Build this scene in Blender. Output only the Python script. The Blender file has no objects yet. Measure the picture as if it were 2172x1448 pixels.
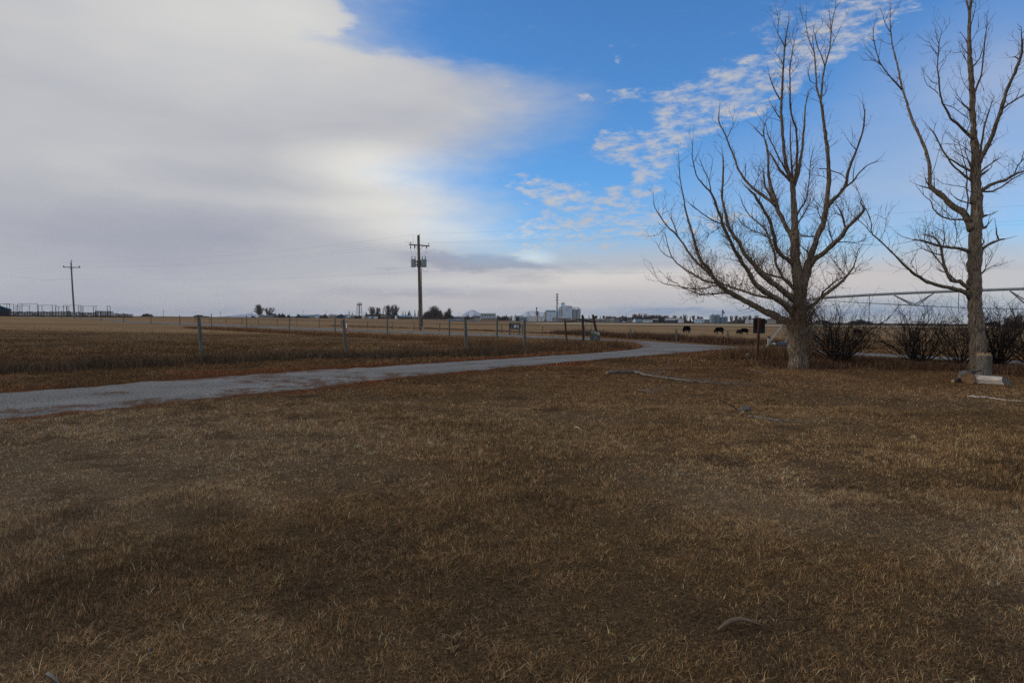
import bpy, bmesh, math, random
import numpy as np
from mathutils import Vector, Matrix
R = math.radians
sc = bpy.context.scene
random.seed(7); rng = np.random.default_rng(7)

# ------------------------------------------------------------------ camera
CAM_H = 1.6; FPX = 1448.0; PITCH = math.atan(46.5/1448); ROLL = R(0.527)
fwd = Vector((0, math.cos(PITCH), -math.sin(PITCH)))
u0 = Vector((0, math.sin(PITCH), math.cos(PITCH))); r0 = Vector((1, 0, 0))
rt = r0*math.cos(ROLL) + u0*math.sin(ROLL); up = u0*math.cos(ROLL) - r0*math.sin(ROLL)
cd = bpy.data.cameras.new('camera'); cam = bpy.data.objects.new('camera', cd)
sc.collection.objects.link(cam); sc.camera = cam
cd.sensor_width = 36; cd.lens = 24; cd.clip_start = 0.05; cd.clip_end = 60000
m = Matrix((rt, up, -fwd)).transposed().to_4x4(); m.translation = Vector((0, 0, CAM_H)); cam.matrix_world = m
def ray(px, py): return (fwd + rt*((px-1086)/FPX) - up*((py-724)/FPX)).normalized()
def at(px, py, Y):
    d = ray(px, py); t = Y/d.y
    return Vector((0, 0, CAM_H)) + d*t

# ------------------------------------------------------------------ world
SUN_AZ = R(-82); SUN_EL = R(17)     # azimuth from +Y towards +X
w = bpy.data.worlds.new("World"); sc.world = w; w.use_nodes = True
nt = w.node_tree; N = nt.nodes; L = nt.links; N.clear()
def nd(t, **k):
    n = N.new(t)
    for a, b in k.items(): setattr(n, a, b)
    return n
def sock(v, s):
    if isinstance(v, (int, float)): s.default_value = v
    elif isinstance(v, tuple): s.default_value = v
    else: L.new(v, s)
def mth(op, a, b=0.0, c=None, clamp=False):
    n = nd('ShaderNodeMath', operation=op, use_clamp=clamp)
    sock(a, n.inputs[0]); sock(b, n.inputs[1])
    if c is not None: sock(c, n.inputs[2])
    return n.outputs[0]
def mixc(f, a, b):
    n = nd('ShaderNodeMix', data_type='RGBA'); sock(f, n.inputs[0]); sock(a, n.inputs[6]); sock(b, n.inputs[7]); return n.outputs[2]
def sstep(v, lo, hi, a=0.0, b=1.0):
    n = nd('ShaderNodeMapRange', interpolation_type='SMOOTHSTEP'); sock(v, n.inputs[0])
    for i, x in enumerate((lo, hi, a, b)): n.inputs[i+1].default_value = x
    return n.outputs[0]
def noise(vec, scale, detail=5.0, rough=0.55, lac=2.0):
    n = nd('ShaderNodeTexNoise'); sock(vec, n.inputs['Vector']); n.inputs['Scale'].default_value = scale
    n.inputs['Detail'].default_value = detail; n.inputs['Roughness'].default_value = rough
    n.inputs['Lacunarity'].default_value = lac
    return n
def azel(px, py):
    d = ray(px, py); return math.atan2(d.x, d.y), math.asin(d.z)
sky = nd('ShaderNodeTexSky', sky_type='NISHITA', sun_disc=False)
sky.sun_elevation = SUN_EL; sky.sun_rotation = SUN_AZ; sky.altitude = 900; sky.air_density = 1.0; sky.dust_density = 0.6; sky.ozone_density = 2.0
tc = nd('ShaderNodeTexCoord'); sp = nd('ShaderNodeSeparateXYZ'); L.new(tc.outputs['Generated'], sp.inputs[0])
X_, Y_, Z_ = sp.outputs
az = mth('ARCTAN2', X_, Y_); el = mth('ARCSINE', Z_)
# cloud-plane coordinates: streaks flatten towards the horizon by themselves
zz = mth('ADD', mth('ABSOLUTE', Z_), 0.12)
cp = nd('ShaderNodeCombineXYZ'); L.new(mth('DIVIDE', X_, zz), cp.inputs[0]); L.new(mth('DIVIDE', Y_, zz), cp.inputs[1])
ae = nd('ShaderNodeCombineXYZ'); L.new(az, ae.inputs[0]); L.new(el, ae.inputs[1])
stre = nd('ShaderNodeVectorMath', operation='MULTIPLY'); L.new(ae.outputs[0], stre.inputs[0]); stre.inputs[1].default_value = (1, 3.2, 1)
nA = noise(stre.outputs[0], 5.0, 6, 0.5)            # broad soft shapes
nB = noise(stre.outputs[0], 17.0, 9, 0.6)           # wisps
nC = noise(cp.outputs[0], 1.3, 7, 0.55)
dist = nd('ShaderNodeVectorMath', operation='MULTIPLY_ADD'); L.new(nB.outputs['Color'], dist.inputs[0])
dist.inputs[1].default_value = (0.10, 0.034, 0); 
off = nd('ShaderNodeVectorMath', operation='SUBTRACT'); L.new(ae.outputs[0], off.inputs[0]); off.inputs[1].default_value = (0.05, 0.017, 0)
L.new(off.outputs[0], dist.inputs[2]); AE = dist.outputs[0]
def blob(px, py, rx, ry, rot=0.0, vec=None):
    a, e = azel(px, py)
    mp = nd('ShaderNodeMapping', vector_type='TEXTURE'); L.new(AE if vec is None else vec, mp.inputs[0])
    mp.inputs[1].default_value = (a, e, 0); mp.inputs[2].default_value = (0, 0, R(rot))
    k = math.cos(a)**1.6
    gx = 1.14 if vec is None and ry < 60 and py < 560 and px > 1030 else 1.0
    mp.inputs[3].default_value = (rx/1448*k*gx, ry/1448*math.cos(a)*gx*gx, 1)
    g = nd('ShaderNodeTexGradient', gradient_type='SPHERICAL'); L.new(mp.outputs[0], g.inputs[0])
    return g.outputs[1]
def acc(items, vec=None):
    tot = None
    for it in items:
        g = blob(*it[:5], vec=vec); g = mth('MULTIPLY', g, float(it[5]))
        tot = g if tot is None else mth('ADD', tot, g)
    return tot
# boundary of the big left deck as a curve over elevation
sepd = nd('ShaderNodeSeparateXYZ'); L.new(AE, sepd.inputs[0])
fc = nd('ShaderNodeFloatCurve'); cv = fc.mapping.curves[0]
bpts = [(0, 742), (70, 760), (105, 830), (140, 1010), (190, 1150), (250, 1150), (300, 1085), (345, 985), (380, 950), (412, 1010), (445, 1040), (500, 1060), (560, 1150), (640, 1500)]
pts = sorted([(azel(x, y)[1]/0.6, (azel(x, y)[0]+0.8)/1.6) for y, x in bpts])
pts = [(0.0, pts[0][1])] + pts + [(0.9, 0.47), (1.0, 0.55)]
cv.points[0].location = pts[0]; cv.points[1].location = pts[-1]
for p in pts[1:-1]: cv.points.new(*p)
fc.mapping.update()
L.new(mth('DIVIDE', sepd.outputs[1], 0.6), fc.inputs[1])
bnd = mth('SUBTRACT', mth('MULTIPLY', fc.outputs[0], 1.6), 0.8)
dlt = mth('ADD', mth('SUBTRACT', bnd, sepd.outputs[0]), mth('MULTIPLY', mth('SUBTRACT', nA.outputs[0], 0.5), 0.10))
deck = sstep(dlt, -0.13, 0.17)
top_sharp = sstep(mth('ADD', acc([(620, -10, 190, 120, 0, 1.3), (420, 60, 420, 130, 0, 1.3), (700, 40, 60, 50, 0, .8)]), mth('MULTIPLY', mth('SUBTRACT', nB.outputs[0], 0.5), 1.3)), 0.10, 1.30)
deck = mth('MAXIMUM', deck, top_sharp)
low = sstep(mth('ADD', el, mth('MULTIPLY', mth('SUBTRACT', nA.outputs[0], 0.5), 0.05)), azel(1086, 462)[1], azel(1086, 585)[1])
lowR = sstep(az, -0.05, 0.75, 1.0, 0.92)
deck = mth('MAXIMUM', deck, mth('MULTIPLY', low, lowR))
cir = acc([(1880, 20, 130, 42, 24, 1.1), (1770, 80, 170, 46, 30, 1.2), (1680, 40, 150, 50, 8, 0.5), (1640, 150, 170, 52, 24, 1.1), (1560, 195, 190, 55, 10, 1.25),
           (1500, 235, 130, 34, 6, 1.3), (1400, 205, 120, 16, -6, 1.0), (1320, 200, 40, 12, 0, 0.7), (1236, 201, 24, 15, 0, 1.3), (1070, 184, 30, 11, 0, 1.0), (1103, 212, 18, 9, 0, 1.0), (1160, 196, 60, 8, 0, .35),
           (1325, 124, 14, 10, 0, .8), (1290, 105, 10, 10, 0, .6), (1420, 280, 130, 26, 6, 1.25), (1330, 325, 95, 34, -8, 1.3), (1280, 300, 28, 16, 0, .7), (1385, 370, 110, 34, 44, 1.35),
           (1320, 408, 80, 16, 10, 1.1), (1215, 436, 170, 40, -24, 1.6), (1270, 460, 150, 34, 4, 1.4), (1330, 490, 280, 34, 6, 1.5), (1170, 490, 160, 26, 0, 1.1), (1160, 520, 44, 14, 0, 1.6),
           (1125, 545, 75, 24, 10, 1.9), (1240, 512, 140, 14, 6, 0.9), (1480, 470, 200, 30, 4, .6), (1840, 600, 300, 60, 0, .4), (1600, 560, 300, 40, 0, 0.6), (1175, 343, 14, 6, 0, .8)])
rotv = nd('ShaderNodeMapping'); L.new(ae.outputs[0], rotv.inputs[0]); rotv.inputs[2].default_value = (0, 0, R(-20)); rotv.inputs[3].default_value = (1, 2.4, 1)
nD = noise(rotv.outputs[0], 34.0, 12, 0.66)
rotw = nd('ShaderNodeMapping'); L.new(ae.outputs[0], rotw.inputs[0]); rotw.inputs[2].default_value = (0, 0, R(14)); rotw.inputs[3].default_value = (1, 3.4, 1)
nE = noise(rotw.outputs[0], 62.0, 8, 0.6)
wis = mth('ADD', mth('MULTIPLY', mth('SUBTRACT', nD.outputs[0], 0.53), 4.6), mth('MULTIPLY', mth('SUBTRACT', nE.outputs[0], 0.5), 1.3))
cirm = mth('MULTIPLY', sstep(mth('ADD', mth('MULTIPLY', mth('MINIMUM', cir, 0.85), 1.15), wis), 0.12, 1.75), sstep(cir, 0.0, 0.55))
veil = acc([(2060, 330, 420, 330, 0, .55), (1750, 420, 420, 200, 0, .4), (1300, 520, 420, 130, 0, .35), (2150, 120, 250, 160, 0, .2)], vec=ae.outputs[0])
veil = mth('MULTIPLY', veil, sstep(nA.outputs[0], 0.3, 0.7, 0.75, 1.1))
allc = mth('MAXIMUM', deck, mth('MAXIMUM', mth('MULTIPLY', cirm, 0.95), veil), clamp=True)
behind = sstep(Y_, 0.25, -0.2)                      # the deck goes on behind the camera
allc = mth('MAXIMUM', allc, mth('MULTIPLY', behind, sstep(nC.outputs[0], 0.35, 0.6, 0.55, 1.0)))
# cloud colour
ccol = mixc(sstep(nA.outputs[0], 0.22, 0.80), (0.40, 0.412, 0.455, 1), (0.475, 0.475, 0.485, 1))
glow = acc([(480, 40, 560, 200, 0, .55), (640, 30, 160, 80, 0, .25), (860, 380, 300, 75, -4, 1.2), (770, 330, 200, 60, 0, .5), (900, 470, 300, 60, 0, .8), (600, 430, 460, 30, 0, .35), (1000, 500, 300, 45, 0, .5), (300, 330, 420, 90, 0, .12), (1350, 585, 450, 24, 0, .75), (1130, 545, 60, 20, 0, 1.2), (1130, 600, 500, 18, 0, .6)], vec=ae.outputs[0])
ccol = mixc(mth('MULTIPLY', glow, 0.9, clamp=True), ccol, (0.69, 0.68, 0.635, 1))
shade = acc([(480, 380, 260, 50, 0, .55), (560, 300, 360, 80, 0, .35), (100, 500, 560, 150, 0, 1.05), (250, 655, 800, 60, 0, .95), (480, 500, 360, 100, 0, 1.0), (1010, 556, 200, 22, -3, 2.4), (930, 546, 60, 16, 0, 0.9), (1110, 590, 120, 13, 0, .9), (880, 622, 260, 16, 0, .9), (1200, 566, 260, 14, 0, .6), (830, 568, 60, 6, 0, .7), (650, 600, 500, 60, 0, .35), (1250, 640, 900, 22, 0, .45), (2090, 562, 120, 10, 0, .7), (100, 590, 160, 5, 0, .5)])
ccol = mixc(mth('MULTIPLY', shade, 0.75, clamp=True), ccol, (0.305, 0.32, 0.385, 1))
pink = acc([(1500, 600, 700, 45, 0, .9), (1850, 590, 500, 60, 0, .7), (1000, 640, 600, 26, 0, .5)], vec=ae.outputs[0])
ccol = mixc(mth('MULTIPLY', pink, 0.8, clamp=True), ccol, (0.535, 0.475, 0.455, 1))
blu = acc([(1520, 664, 560, 17, 0, 1.1), (1400, 659, 120, 6, 0, .6), (1950, 655, 420, 26, 0, .9), (640, 668, 700, 12, 0, .35), (250, 660, 400, 12, 0, .3)])
ccol = mixc(mth('MULTIPLY', blu, 0.85, clamp=True), ccol, (0.235, 0.29, 0.40, 1))
bgS = nd('ShaderNodeBackground'); bgS.inputs[1].default_value = 0.1
tint = nd('ShaderNodeMix', data_type='RGBA', blend_type='MULTIPLY'); tint.inputs[0].default_value = 1.0
L.new(sky.outputs[0], tint.inputs[6]); tint.inputs[7].default_value = (.74, 1.36, 1.95, 1); SKYTINT = tint
L.new(tint.outputs[2], bgS.inputs[0])
bgC = nd('ShaderNodeBackground'); L.new(ccol, bgC.inputs[0]); bgC.inputs[1].default_value = 1.17
mx = nd('ShaderNodeMixShader'); L.new(allc, mx.inputs[0]); L.new(bgS.outputs[0], mx.inputs[1]); L.new(bgC.outputs[0], mx.inputs[2])
wo = nd('ShaderNodeOutputWorld'); L.new(mx.outputs[0], wo.inputs[0])
sld = bpy.data.lights.new('sun', 'SUN'); sld.energy = 1.15; sld.angle = R(14); sld.color = (1.0, 0.9, 0.78)
sun = bpy.data.objects.new('sun', sld); sc.collection.objects.link(sun)
sdir = Vector((math.sin(SUN_AZ)*math.cos(SUN_EL), math.cos(SUN_AZ)*math.cos(SUN_EL), math.sin(SUN_EL)))
sun.rotation_euler = sdir.to_track_quat('Z', 'Y').to_euler()
vs = sc.view_settings; vs.view_transform = 'Standard'; vs.look = 'None'; vs.exposure = 0.0; vs.gamma = 1.0; vs.use_curve_mapping = False
sc.render.engine = 'CYCLES'; sc.cycles.max_bounces = 5; sc.cycles.diffuse_bounces = 2; sc.cycles.transparent_max_bounces = 4; sc.cycles.volume_bounces = 0
sc.cycles.use_denoising = False

# ------------------------------------------------------------------ helpers
def S(t): t = np.clip(t, 0, 1); return t*t*(3-2*t)
def vnoise(x, y, seed=0):
    x = np.asarray(x, float); y = np.asarray(y, float)
    xi = np.floor(x).astype(np.int64); yi = np.floor(y).astype(np.int64); fx = x-xi; fy = y-yi
    fx = fx*fx*(3-2*fx); fy = fy*fy*(3-2*fy)
    def h(a, b):
        v = (a*374761393 + b*668265263 + seed*974711) & 0xffffffff
        v = ((v ^ (v >> 13))*1274126177) & 0xffffffff; v ^= v >> 16
        return (v & 0xffff)/65535.0
    return (h(xi, yi)*(1-fx)+h(xi+1, yi)*fx)*(1-fy) + (h(xi, yi+1)*(1-fx)+h(xi+1, yi+1)*fx)*fy
def fbm(x, y, seed=0, o=4):
    t = 0; a = 0.5; n = 0
    for i in range(o): t = t + a*vnoise(x*2**i, y*2**i, seed+i); n += a; a *= .5
    return t/n
def H(X, Y):
    X = np.asarray(X, float); Y = np.asarray(Y, float)
    z = 1.1*S((-X-20)/85)*S((Y-35)/50) - 1.0*S((Y-58)/70)*S((X+5)/25)
    z = z + 0.05*(fbm(X/4.0, Y/4.0, 5, 3)-0.5)*S((60-Y)/20)
    return z
def Hf(x, y): return float(H(x, y))
def bumpz(X, Y): return .02*(fbm(X*3, Y*3, 77, 2)-.5)*S((55-Y)/10)*S(sdrv(X, Y)/.6)
def G(px, py):
    d = ray(px, py); z = 0.0
    for _ in range(14):
        t = (z-CAM_H)/min(d.z, -1e-5); t = min(t, 30000); p = Vector((0, 0, CAM_H))+d*t
        z = 0.5*z + 0.5*Hf(p.x, p.y)
    return p
def onG(px, Y):                       # point on the ground below column px at distance Y
    p = at(px, 690, Y); return Vector((p.x, Y, Hf(p.x, Y)))
C = sc.collection
def tag(o, label=None, cat=None, group=None, kind=None):
    if label: o['label'] = label
    if cat: o['category'] = cat
    if group: o['group'] = group
    if kind: o['kind'] = kind
    return o
def empty(name, loc, label, cat, group=None, rz=0):
    o = bpy.data.objects.new(name, None); C.objects.link(o); o.location = loc; o.rotation_euler = (0, 0, rz)
    o.empty_display_size = .2
    return tag(o, label, cat, group)
class MB:
    def __init__(s): s.v = []; s.f = []; s.c = None
    def box(s, c, d, rz=0.0, M=None):
        n = len(s.v); cx, cy, cz = c; ca, sa = math.cos(rz), math.sin(rz)
        for z in (-1, 1):
            for x, y in ((-1, -1), (1, -1), (1, 1), (-1, 1)):
                X, Y = x*d[0]/2, y*d[1]/2
                p = Vector((cx+X*ca-Y*sa, cy+X*sa+Y*ca, cz+z*d[2]/2)) if M is None else M @ Vector((X, Y, z*d[2]/2)) + Vector(c)
                s.v.append(tuple(p))
        s.f += [(n, n+3, n+2, n+1), (n+4, n+5, n+6, n+7)] + [(n+i, n+(i+1) % 4, n+4+(i+1) % 4, n+4+i) for i in range(4)]
        return s
    def bar(s, a, b, wx, wy=None):
        a, b = Vector(a), Vector(b); wy = wy or wx; d = b-a
        q = d.to_track_quat('Z', 'Y').to_matrix()
        return s.box(tuple((a+b)/2), (wx, wy, d.length), M=q)
    def tube(s, P, Rd, k=6, cap=True, jit=0.0):
        P = [Vector(p) for p in P]
        if isinstance(Rd, (int, float)): Rd = [Rd]*len(P)
        n = len(s.v); ref = None
        for i, p in enumerate(P):
            t = (P[min(i+1, len(P)-1)]-P[max(i-1, 0)])
            t = t.normalized() if t.length > 1e-9 else Vector((0, 0, 1))
            if ref is None: ref = t.orthogonal().normalized()
            ref = (ref - t*ref.dot(t)); ref = ref.normalized() if ref.length > 1e-6 else t.orthogonal().normalized()
            b = t.cross(ref)
            for j in range(k):
                a = 2*math.pi*j/k; r = Rd[i]*(1+(random.uniform(-jit, jit) if jit else 0))
                s.v.append(tuple(p + ref*(math.cos(a)*r) + b*(math.sin(a)*r)))
        for i in range(len(P)-1):
            for j in range(k):
                a = n+i*k+j; b2 = n+i*k+(j+1) % k; s.f.append((a, b2, b2+k, a+k))
        if cap:
            s.f.append(tuple(n+j for j in reversed(range(k)))); s.f.append(tuple(n+(len(P)-1)*k+j for j in range(k)))
        return s
    def tri(s, *ps):
        n = len(s.v); s.v += [tuple(p) for p in ps]; s.f.append(tuple(range(n, n+len(ps)))); return s
    def prism(s, poly, a, b):           # poly in local (x,z), extruded between y=a and y=b
        n = len(s.v); k = len(poly)
        for y in (a, b):
            for x, z in poly: s.v.append((x, y, z))
        s.f.append(tuple(range(n, n+k))); s.f.append(tuple(reversed(range(n+k, n+2*k))))
        for i in range(k): j = (i+1) % k; s.f.append((n+j, n+i, n+k+i, n+k+j))
        return s
    def lathe(s, prof, c=(0, 0), k=16):
        n = len(s.v)
        for r, z in prof:
            for j in range(k):
                a = 2*math.pi*j/k; s.v.append((c[0]+r*math.cos(a), c[1]+r*math.sin(a), z))
        for i in range(len(prof)-1):
            for j in range(k):
                a = n+i*k+j; b = n+i*k+(j+1) % k; s.f.append((a, b, b+k, a+k))
        s.f.append(tuple(n+j for j in reversed(range(k)))); s.f.append(tuple(n+(len(prof)-1)*k+j for j in range(k)))
        return s
    def build(s, name, mat, parent=None, smooth=False, loc=None):
        me = bpy.data.meshes.new(name); me.from_pydata(s.v, [], s.f); me.materials.append(mat)
        if smooth: me.polygons.foreach_set('use_smooth', [True]*len(me.polygons))
        me.update(); o = bpy.data.objects.new(name, me); C.objects.link(o)
        if parent is not None: o.parent = parent
        if loc is not None: o.location = loc
        return o
def npmesh(name, V, loops, starts, mat, col=None, smooth=True):
    me = bpy.data.meshes.new(name); me.vertices.add(len(V)); me.vertices.foreach_set('co', V.astype(np.float32).ravel())
    me.loops.add(len(loops)); me.loops.foreach_set('vertex_index', loops.astype(np.int32))
    me.polygons.add(len(starts)); me.polygons.foreach_set('loop_start', starts.astype(np.int32))
    me.update(calc_edges=True)
    if smooth: me.polygons.foreach_set('use_smooth', np.ones(len(starts), bool))
    if col is not None:
        at_ = me.color_attributes.new('Col', 'FLOAT_COLOR', 'POINT')
        c4 = np.ones((len(V), 4), np.float32); c4[:, :3] = col; at_.data.foreach_set('color', c4.ravel())
    me.materials.append(mat); o = bpy.data.objects.new(name, me); C.objects.link(o); return o

# ------------------------------------------------------------------ materials
def mat(name, col=(0.5, 0.5, 0.5), col2=None, rough=0.85, scale=8.0, stretch=(1, 1, 1), bump=0.0, bscale=None, metal=0.0, attr=False, spec=0.25, var=0.25, detail=6, trans=0.0):
    m = bpy.data.materials.new(name); m.use_nodes = True; n = m.node_tree.nodes; l = m.node_tree.links
    b = n['Principled BSDF']; b.inputs['Roughness'].default_value = rough; b.inputs['Metallic'].default_value = metal
    b.inputs['Specular IOR Level'].default_value = spec
    t = n.new('ShaderNodeTexCoord'); mp = n.new('ShaderNodeMapping'); mp.inputs[3].default_value = stretch; l.new(t.outputs['Object'], mp.inputs[0])
    nz = n.new('ShaderNodeTexNoise'); nz.inputs['Scale'].default_value = scale; nz.inputs['Detail'].default_value = detail; nz.inputs['Roughness'].default_value = .6
    l.new(mp.outputs[0], nz.inputs['Vector'])
    cr = n.new('ShaderNodeMapRange'); cr.inputs[1].default_value = .32; cr.inputs[2].default_value = .68; l.new(nz.outputs[0], cr.inputs[0])
    mc = n.new('ShaderNodeMix'); mc.data_type = 'RGBA'; l.new(cr.outputs[0], mc.inputs[0])
    if attr:
        a = n.new('ShaderNodeVertexColor'); a.layer_name = 'Col'
        for k_, s_ in ((6, 1-var), (7, 1+var)):
            q = n.new('ShaderNodeMix'); q.data_type = 'RGBA'; q.blend_type = 'MULTIPLY'; q.inputs[0].default_value = 1
            l.new(a.outputs[0], q.inputs[6]); q.inputs[7].default_value = (s_, s_, s_, 1); l.new(q.outputs[2], mc.inputs[k_])
    else:
        c2 = col2 or tuple(c*(1-var) for c in col)
        mc.inputs[6].default_value = (*c2, 1); mc.inputs[7].default_value = (*col, 1)
    l.new(mc.outputs[2], b.inputs['Base Color'])
    if bump:
        z = n.new('ShaderNodeTexNoise'); z.inputs['Scale'].default_value = bscale or scale*3; z.inputs['Detail'].default_value = 8; l.new(mp.outputs[0], z.inputs['Vector'])
        bp = n.new('ShaderNodeBump'); bp.inputs['Strength'].default_value = 1; bp.inputs['Distance'].default_value = bump; l.new(z.outputs[0], bp.inputs['Height']); l.new(bp.outputs[0], b.inputs['Normal'])
    return m
M = {}
M['ground'] = mat('ground', attr=True, var=.55, scale=38, bump=.02, bscale=50, spec=0, detail=9)
M['grass'] = mat('dry_grass', attr=True, var=.12, scale=2, spec=0)
M['gravel'] = mat('gravel', attr=True, var=.62, scale=24, bump=.03, bscale=26, spec=0, detail=12)
M['bark'] = mat('bark', (.37, .305, .235), (.075, .057, .042), scale=8, stretch=(3.2, 3.2, .55), bump=.16, bscale=7, spec=0)
M['barkdark'] = mat('bark_dark', (.20, .16, .125), (.075, .06, .047), scale=8, bump=.02, spec=0)
M['twig'] = mat('twig', (.22, .155, .11), (.11, .08, .058), scale=6, spec=0)
M['shrub'] = mat('shrub_stem', (.05, .040, .036), (.022, .018, .017), scale=6, spec=0)
M['leaf'] = mat('dead_leaf', (.07, .042, .028), scale=20)
M['post'] = mat('weathered_post', (.155, .16, .145), (.065, .075, .065), scale=7, stretch=(3, 3, .4), bump=.01, bscale=20)
M['postdark'] = mat('dark_post', (.05, .042, .038), (.028, .024, .022), scale=7, stretch=(3, 3, .4), bump=.01)
M['wire'] = mat('fence_wire', (.09, .08, .075), rough=.5, metal=.6, scale=30)
M['cable'] = mat('cable', (.30, .31, .34), rough=.6, scale=30)
M['pole'] = mat('pole_wood', (.17, .135, .105), (.10, .08, .062), scale=3, stretch=(6, 6, .3), bump=.01, bscale=14)
M['polegrey'] = mat('pole_wood_grey', (.17, .16, .15), (.11, .10, .095), scale=3, stretch=(6, 6, .3))
M['trafo'] = mat('transformer_paint', (.24, .29, .31), rough=.45, scale=4, var=.12)
M['dark'] = mat('dark_metal', (.03, .032, .035), rough=.5, scale=9)
M['galv'] = mat('galvanised_steel', (.36, .39, .41), (.26, .285, .30), rough=.45, metal=.35, scale=5, spec=.4)
M['white'] = mat('white_paint', (.76, .79, .82), scale=3, var=.1, rough=.6)
M['offwhite'] = mat('offwhite_siding', (.36, .35, .33), scale=3, var=.15, rough=.7)
M['lightblue'] = mat('pale_blue_siding', (.56, .70, .84), scale=.4, var=.1, rough=.6)
M['grey'] = mat('grey_siding', (.22, .24, .26), scale=1, var=.2)
M['bluegrey'] = mat('blue_grey_metal', (.17, .24, .30), scale=.5, var=.15, rough=.5)
M['navy'] = mat('navy_siding', (.035, .06, .10), scale=1, var=.2)
M['darkroof'] = mat('dark_roof', (.055, .06, .065), scale=1, var=.25)
M['paleroof'] = mat('pale_roof', (.27, .28, .28), scale=1, var=.15)
M['brownroof'] = mat('brown_roof', (.16, .10, .075), scale=1, var=.2)
M['blueroof'] = mat('blue_roof', (.16, .27, .36), scale=1, var=.15)
M['window'] = mat('window_glass', (.02, .025, .03), rough=.15, spec=.6, scale=5)
M['farpale'] = mat('far_pale_twigs', (.20, .17, .148), (.12, .10, .088), scale=.5)
M['undergrowth'] = mat('far_undergrowth', (.075, .064, .056), (.035, .034, .032), scale=.3)
M['conifer'] = mat('conifer_needles', (.018, .026, .02), (.009, .014, .012), scale=.6)
M['faroak'] = mat('far_bare_twigs', (.15, .12, .10), (.08, .066, .058), scale=.5)
M['rust'] = mat('red_brown_paint', (.11, .05, .03), (.07, .033, .022), scale=12, stretch=(2, 2, .4))
M['signback'] = mat('sign_back', (.02, .027, .036), (.03, .022, .022), scale=3, rough=.55)
M['blue'] = mat('blue_pipe_paint', (.022, .085, .16), scale=7, var=.3, rough=.5)
M['cow'] = mat('black_hide', (.004, .004, .0045), scale=3, rough=.9, spec=0)
M['red'] = mat('red_paint', (.42, .03, .03), scale=5, var=.1)
M['stump'] = mat('grey_stump_bark', (.22, .195, .165), (.05, .045, .04), scale=9, stretch=(3.5, 3.5, .5), bump=.05, bscale=12)
M['cut'] = mat('cut_wood', (.40, .30, .19), (.26, .18, .11), scale=9, bump=.004)
M['cutbrown'] = mat('cut_wood_brown', (.28, .165, .085), (.15, .085, .045), scale=9)
M['pale'] = mat('pale_dead_wood', (.62, .57, .50), (.26, .23, .19), scale=7, stretch=(.5, 5, 5), bump=.01, bscale=9)
M['bleached'] = mat('bleached_stick', (.22, .195, .17), (.10, .088, .078), scale=7)
M['rock'] = mat('rock', (.26, .21, .18), scale=4, bump=.02)
M['mountain'] = mat('hazed_snow_rock', (.42, .47, .55), (.37, .42, .50), scale=.0012, detail=10)  # snowy rock, with distance haze put into its pale blue-grey colour
M['signgreen'] = mat('sign_green', (.11, .13, .045), scale=6, var=.2)
M['signblue'] = mat('sign_blue_grey', (.07, .10, .12), scale=6, var=.25)
M['signwhite'] = mat('sign_white', (.38, .38, .36), scale=9, var=.2)
M['cream'] = mat('cream_paint', (.30, .26, .21), scale=2, var=.12)

# ------------------------------------------------------------------ driveway and road outlines on the ground
lowE = [(-14.5, 1.0), (-10.8, 5.8)] + [tuple(G(*p).xy) for p in [(0, 892), (200, 868), (430, 849), (600, 835), (800, 806), (1000, 787), (1200, 768), (1330, 758), (1450, 749), (1530, 742), (1572, 739)]]
uppE = [(-18.5, 2.5), (-14.0, 9.5)] + [tuple(G(*p).xy) for p in [(0, 832), (150, 822), (300, 809), (450, 797), (600, 788), (800, 776), (1000, 765), (1200, 752), (1300, 745.5), (1345, 741), (1366, 735), (1352, 729), (1332, 725)]]
rNear = [tuple(G(*p).xy) for p in [(2172, 775), (2030, 765.5), (1800, 753.5), (1700, 747.5), (1560, 741), (1440, 731), (1332, 724.5), (1200, 718.5), (1050, 713.5), (890, 708), (740, 702.5), (500, 693), (280, 685)]]
rFar = [tuple(G(*p).xy) for p in [(2172, 766), (2030, 757.5), (1800, 746.5), (1700, 741.5), (1566, 736), (1440, 728.2), (1332, 722), (1200, 714.2), (1050, 708), (890, 702.5), (740, 697.5), (500, 688.5), (280, 681.5)]]
def ext(a, b, L_): v = (Vector(a)-Vector(b)).normalized(); return tuple(Vector(a)+v*L_)
rNear = [ext(rNear[0], rNear[1], 30)] + rNear; rFar = [ext(rFar[0], rFar[1], 30)] + rFar
c1 = (Vector(rNear[-1])+Vector(rFar[-1]))/2
for q in ((-150, 215), (-230, 300), (-340, 430)):
    rNear.append((q[0]-1, q[1]-3)); rFar.append((q[0]+1, q[1]+3))
def polyd(PX, PY, poly, closed=False):
    out = np.full(PX.shape, 1e9); n = len(poly)
    for i in range(n if closed else n-1):
        ax, ay = poly[i]; bx, by = poly[(i+1) % n]; dx, dy = bx-ax, by-ay; L2 = dx*dx+dy*dy+1e-9
        t = np.clip(((PX-ax)*dx+(PY-ay)*dy)/L2, 0, 1); out = np.minimum(out, np.hypot(PX-ax-t*dx, PY-ay-t*dy))
    return out
def inpoly(PX, PY, poly):
    ins = np.zeros(PX.shape, bool); n = len(poly)
    for i in range(n):
        ax, ay = poly[i]; bx, by = poly[(i+1) % n]
        c = ((ay > PY) != (by > PY)); 
        with np.errstate(divide='ignore', invalid='ignore'): xx = (bx-ax)*(PY-ay)/(by-ay)+ax
        ins ^= c & (PX < xx)
    return ins
DRV = lowE + uppE[::-1]; ROAD = rNear + rFar[::-1]
def sdrv(PX, PY):                     # signed: negative inside
    d = polyd(PX, PY, DRV, True); return np.where(inpoly(PX, PY, DRV), -d, d)
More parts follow.
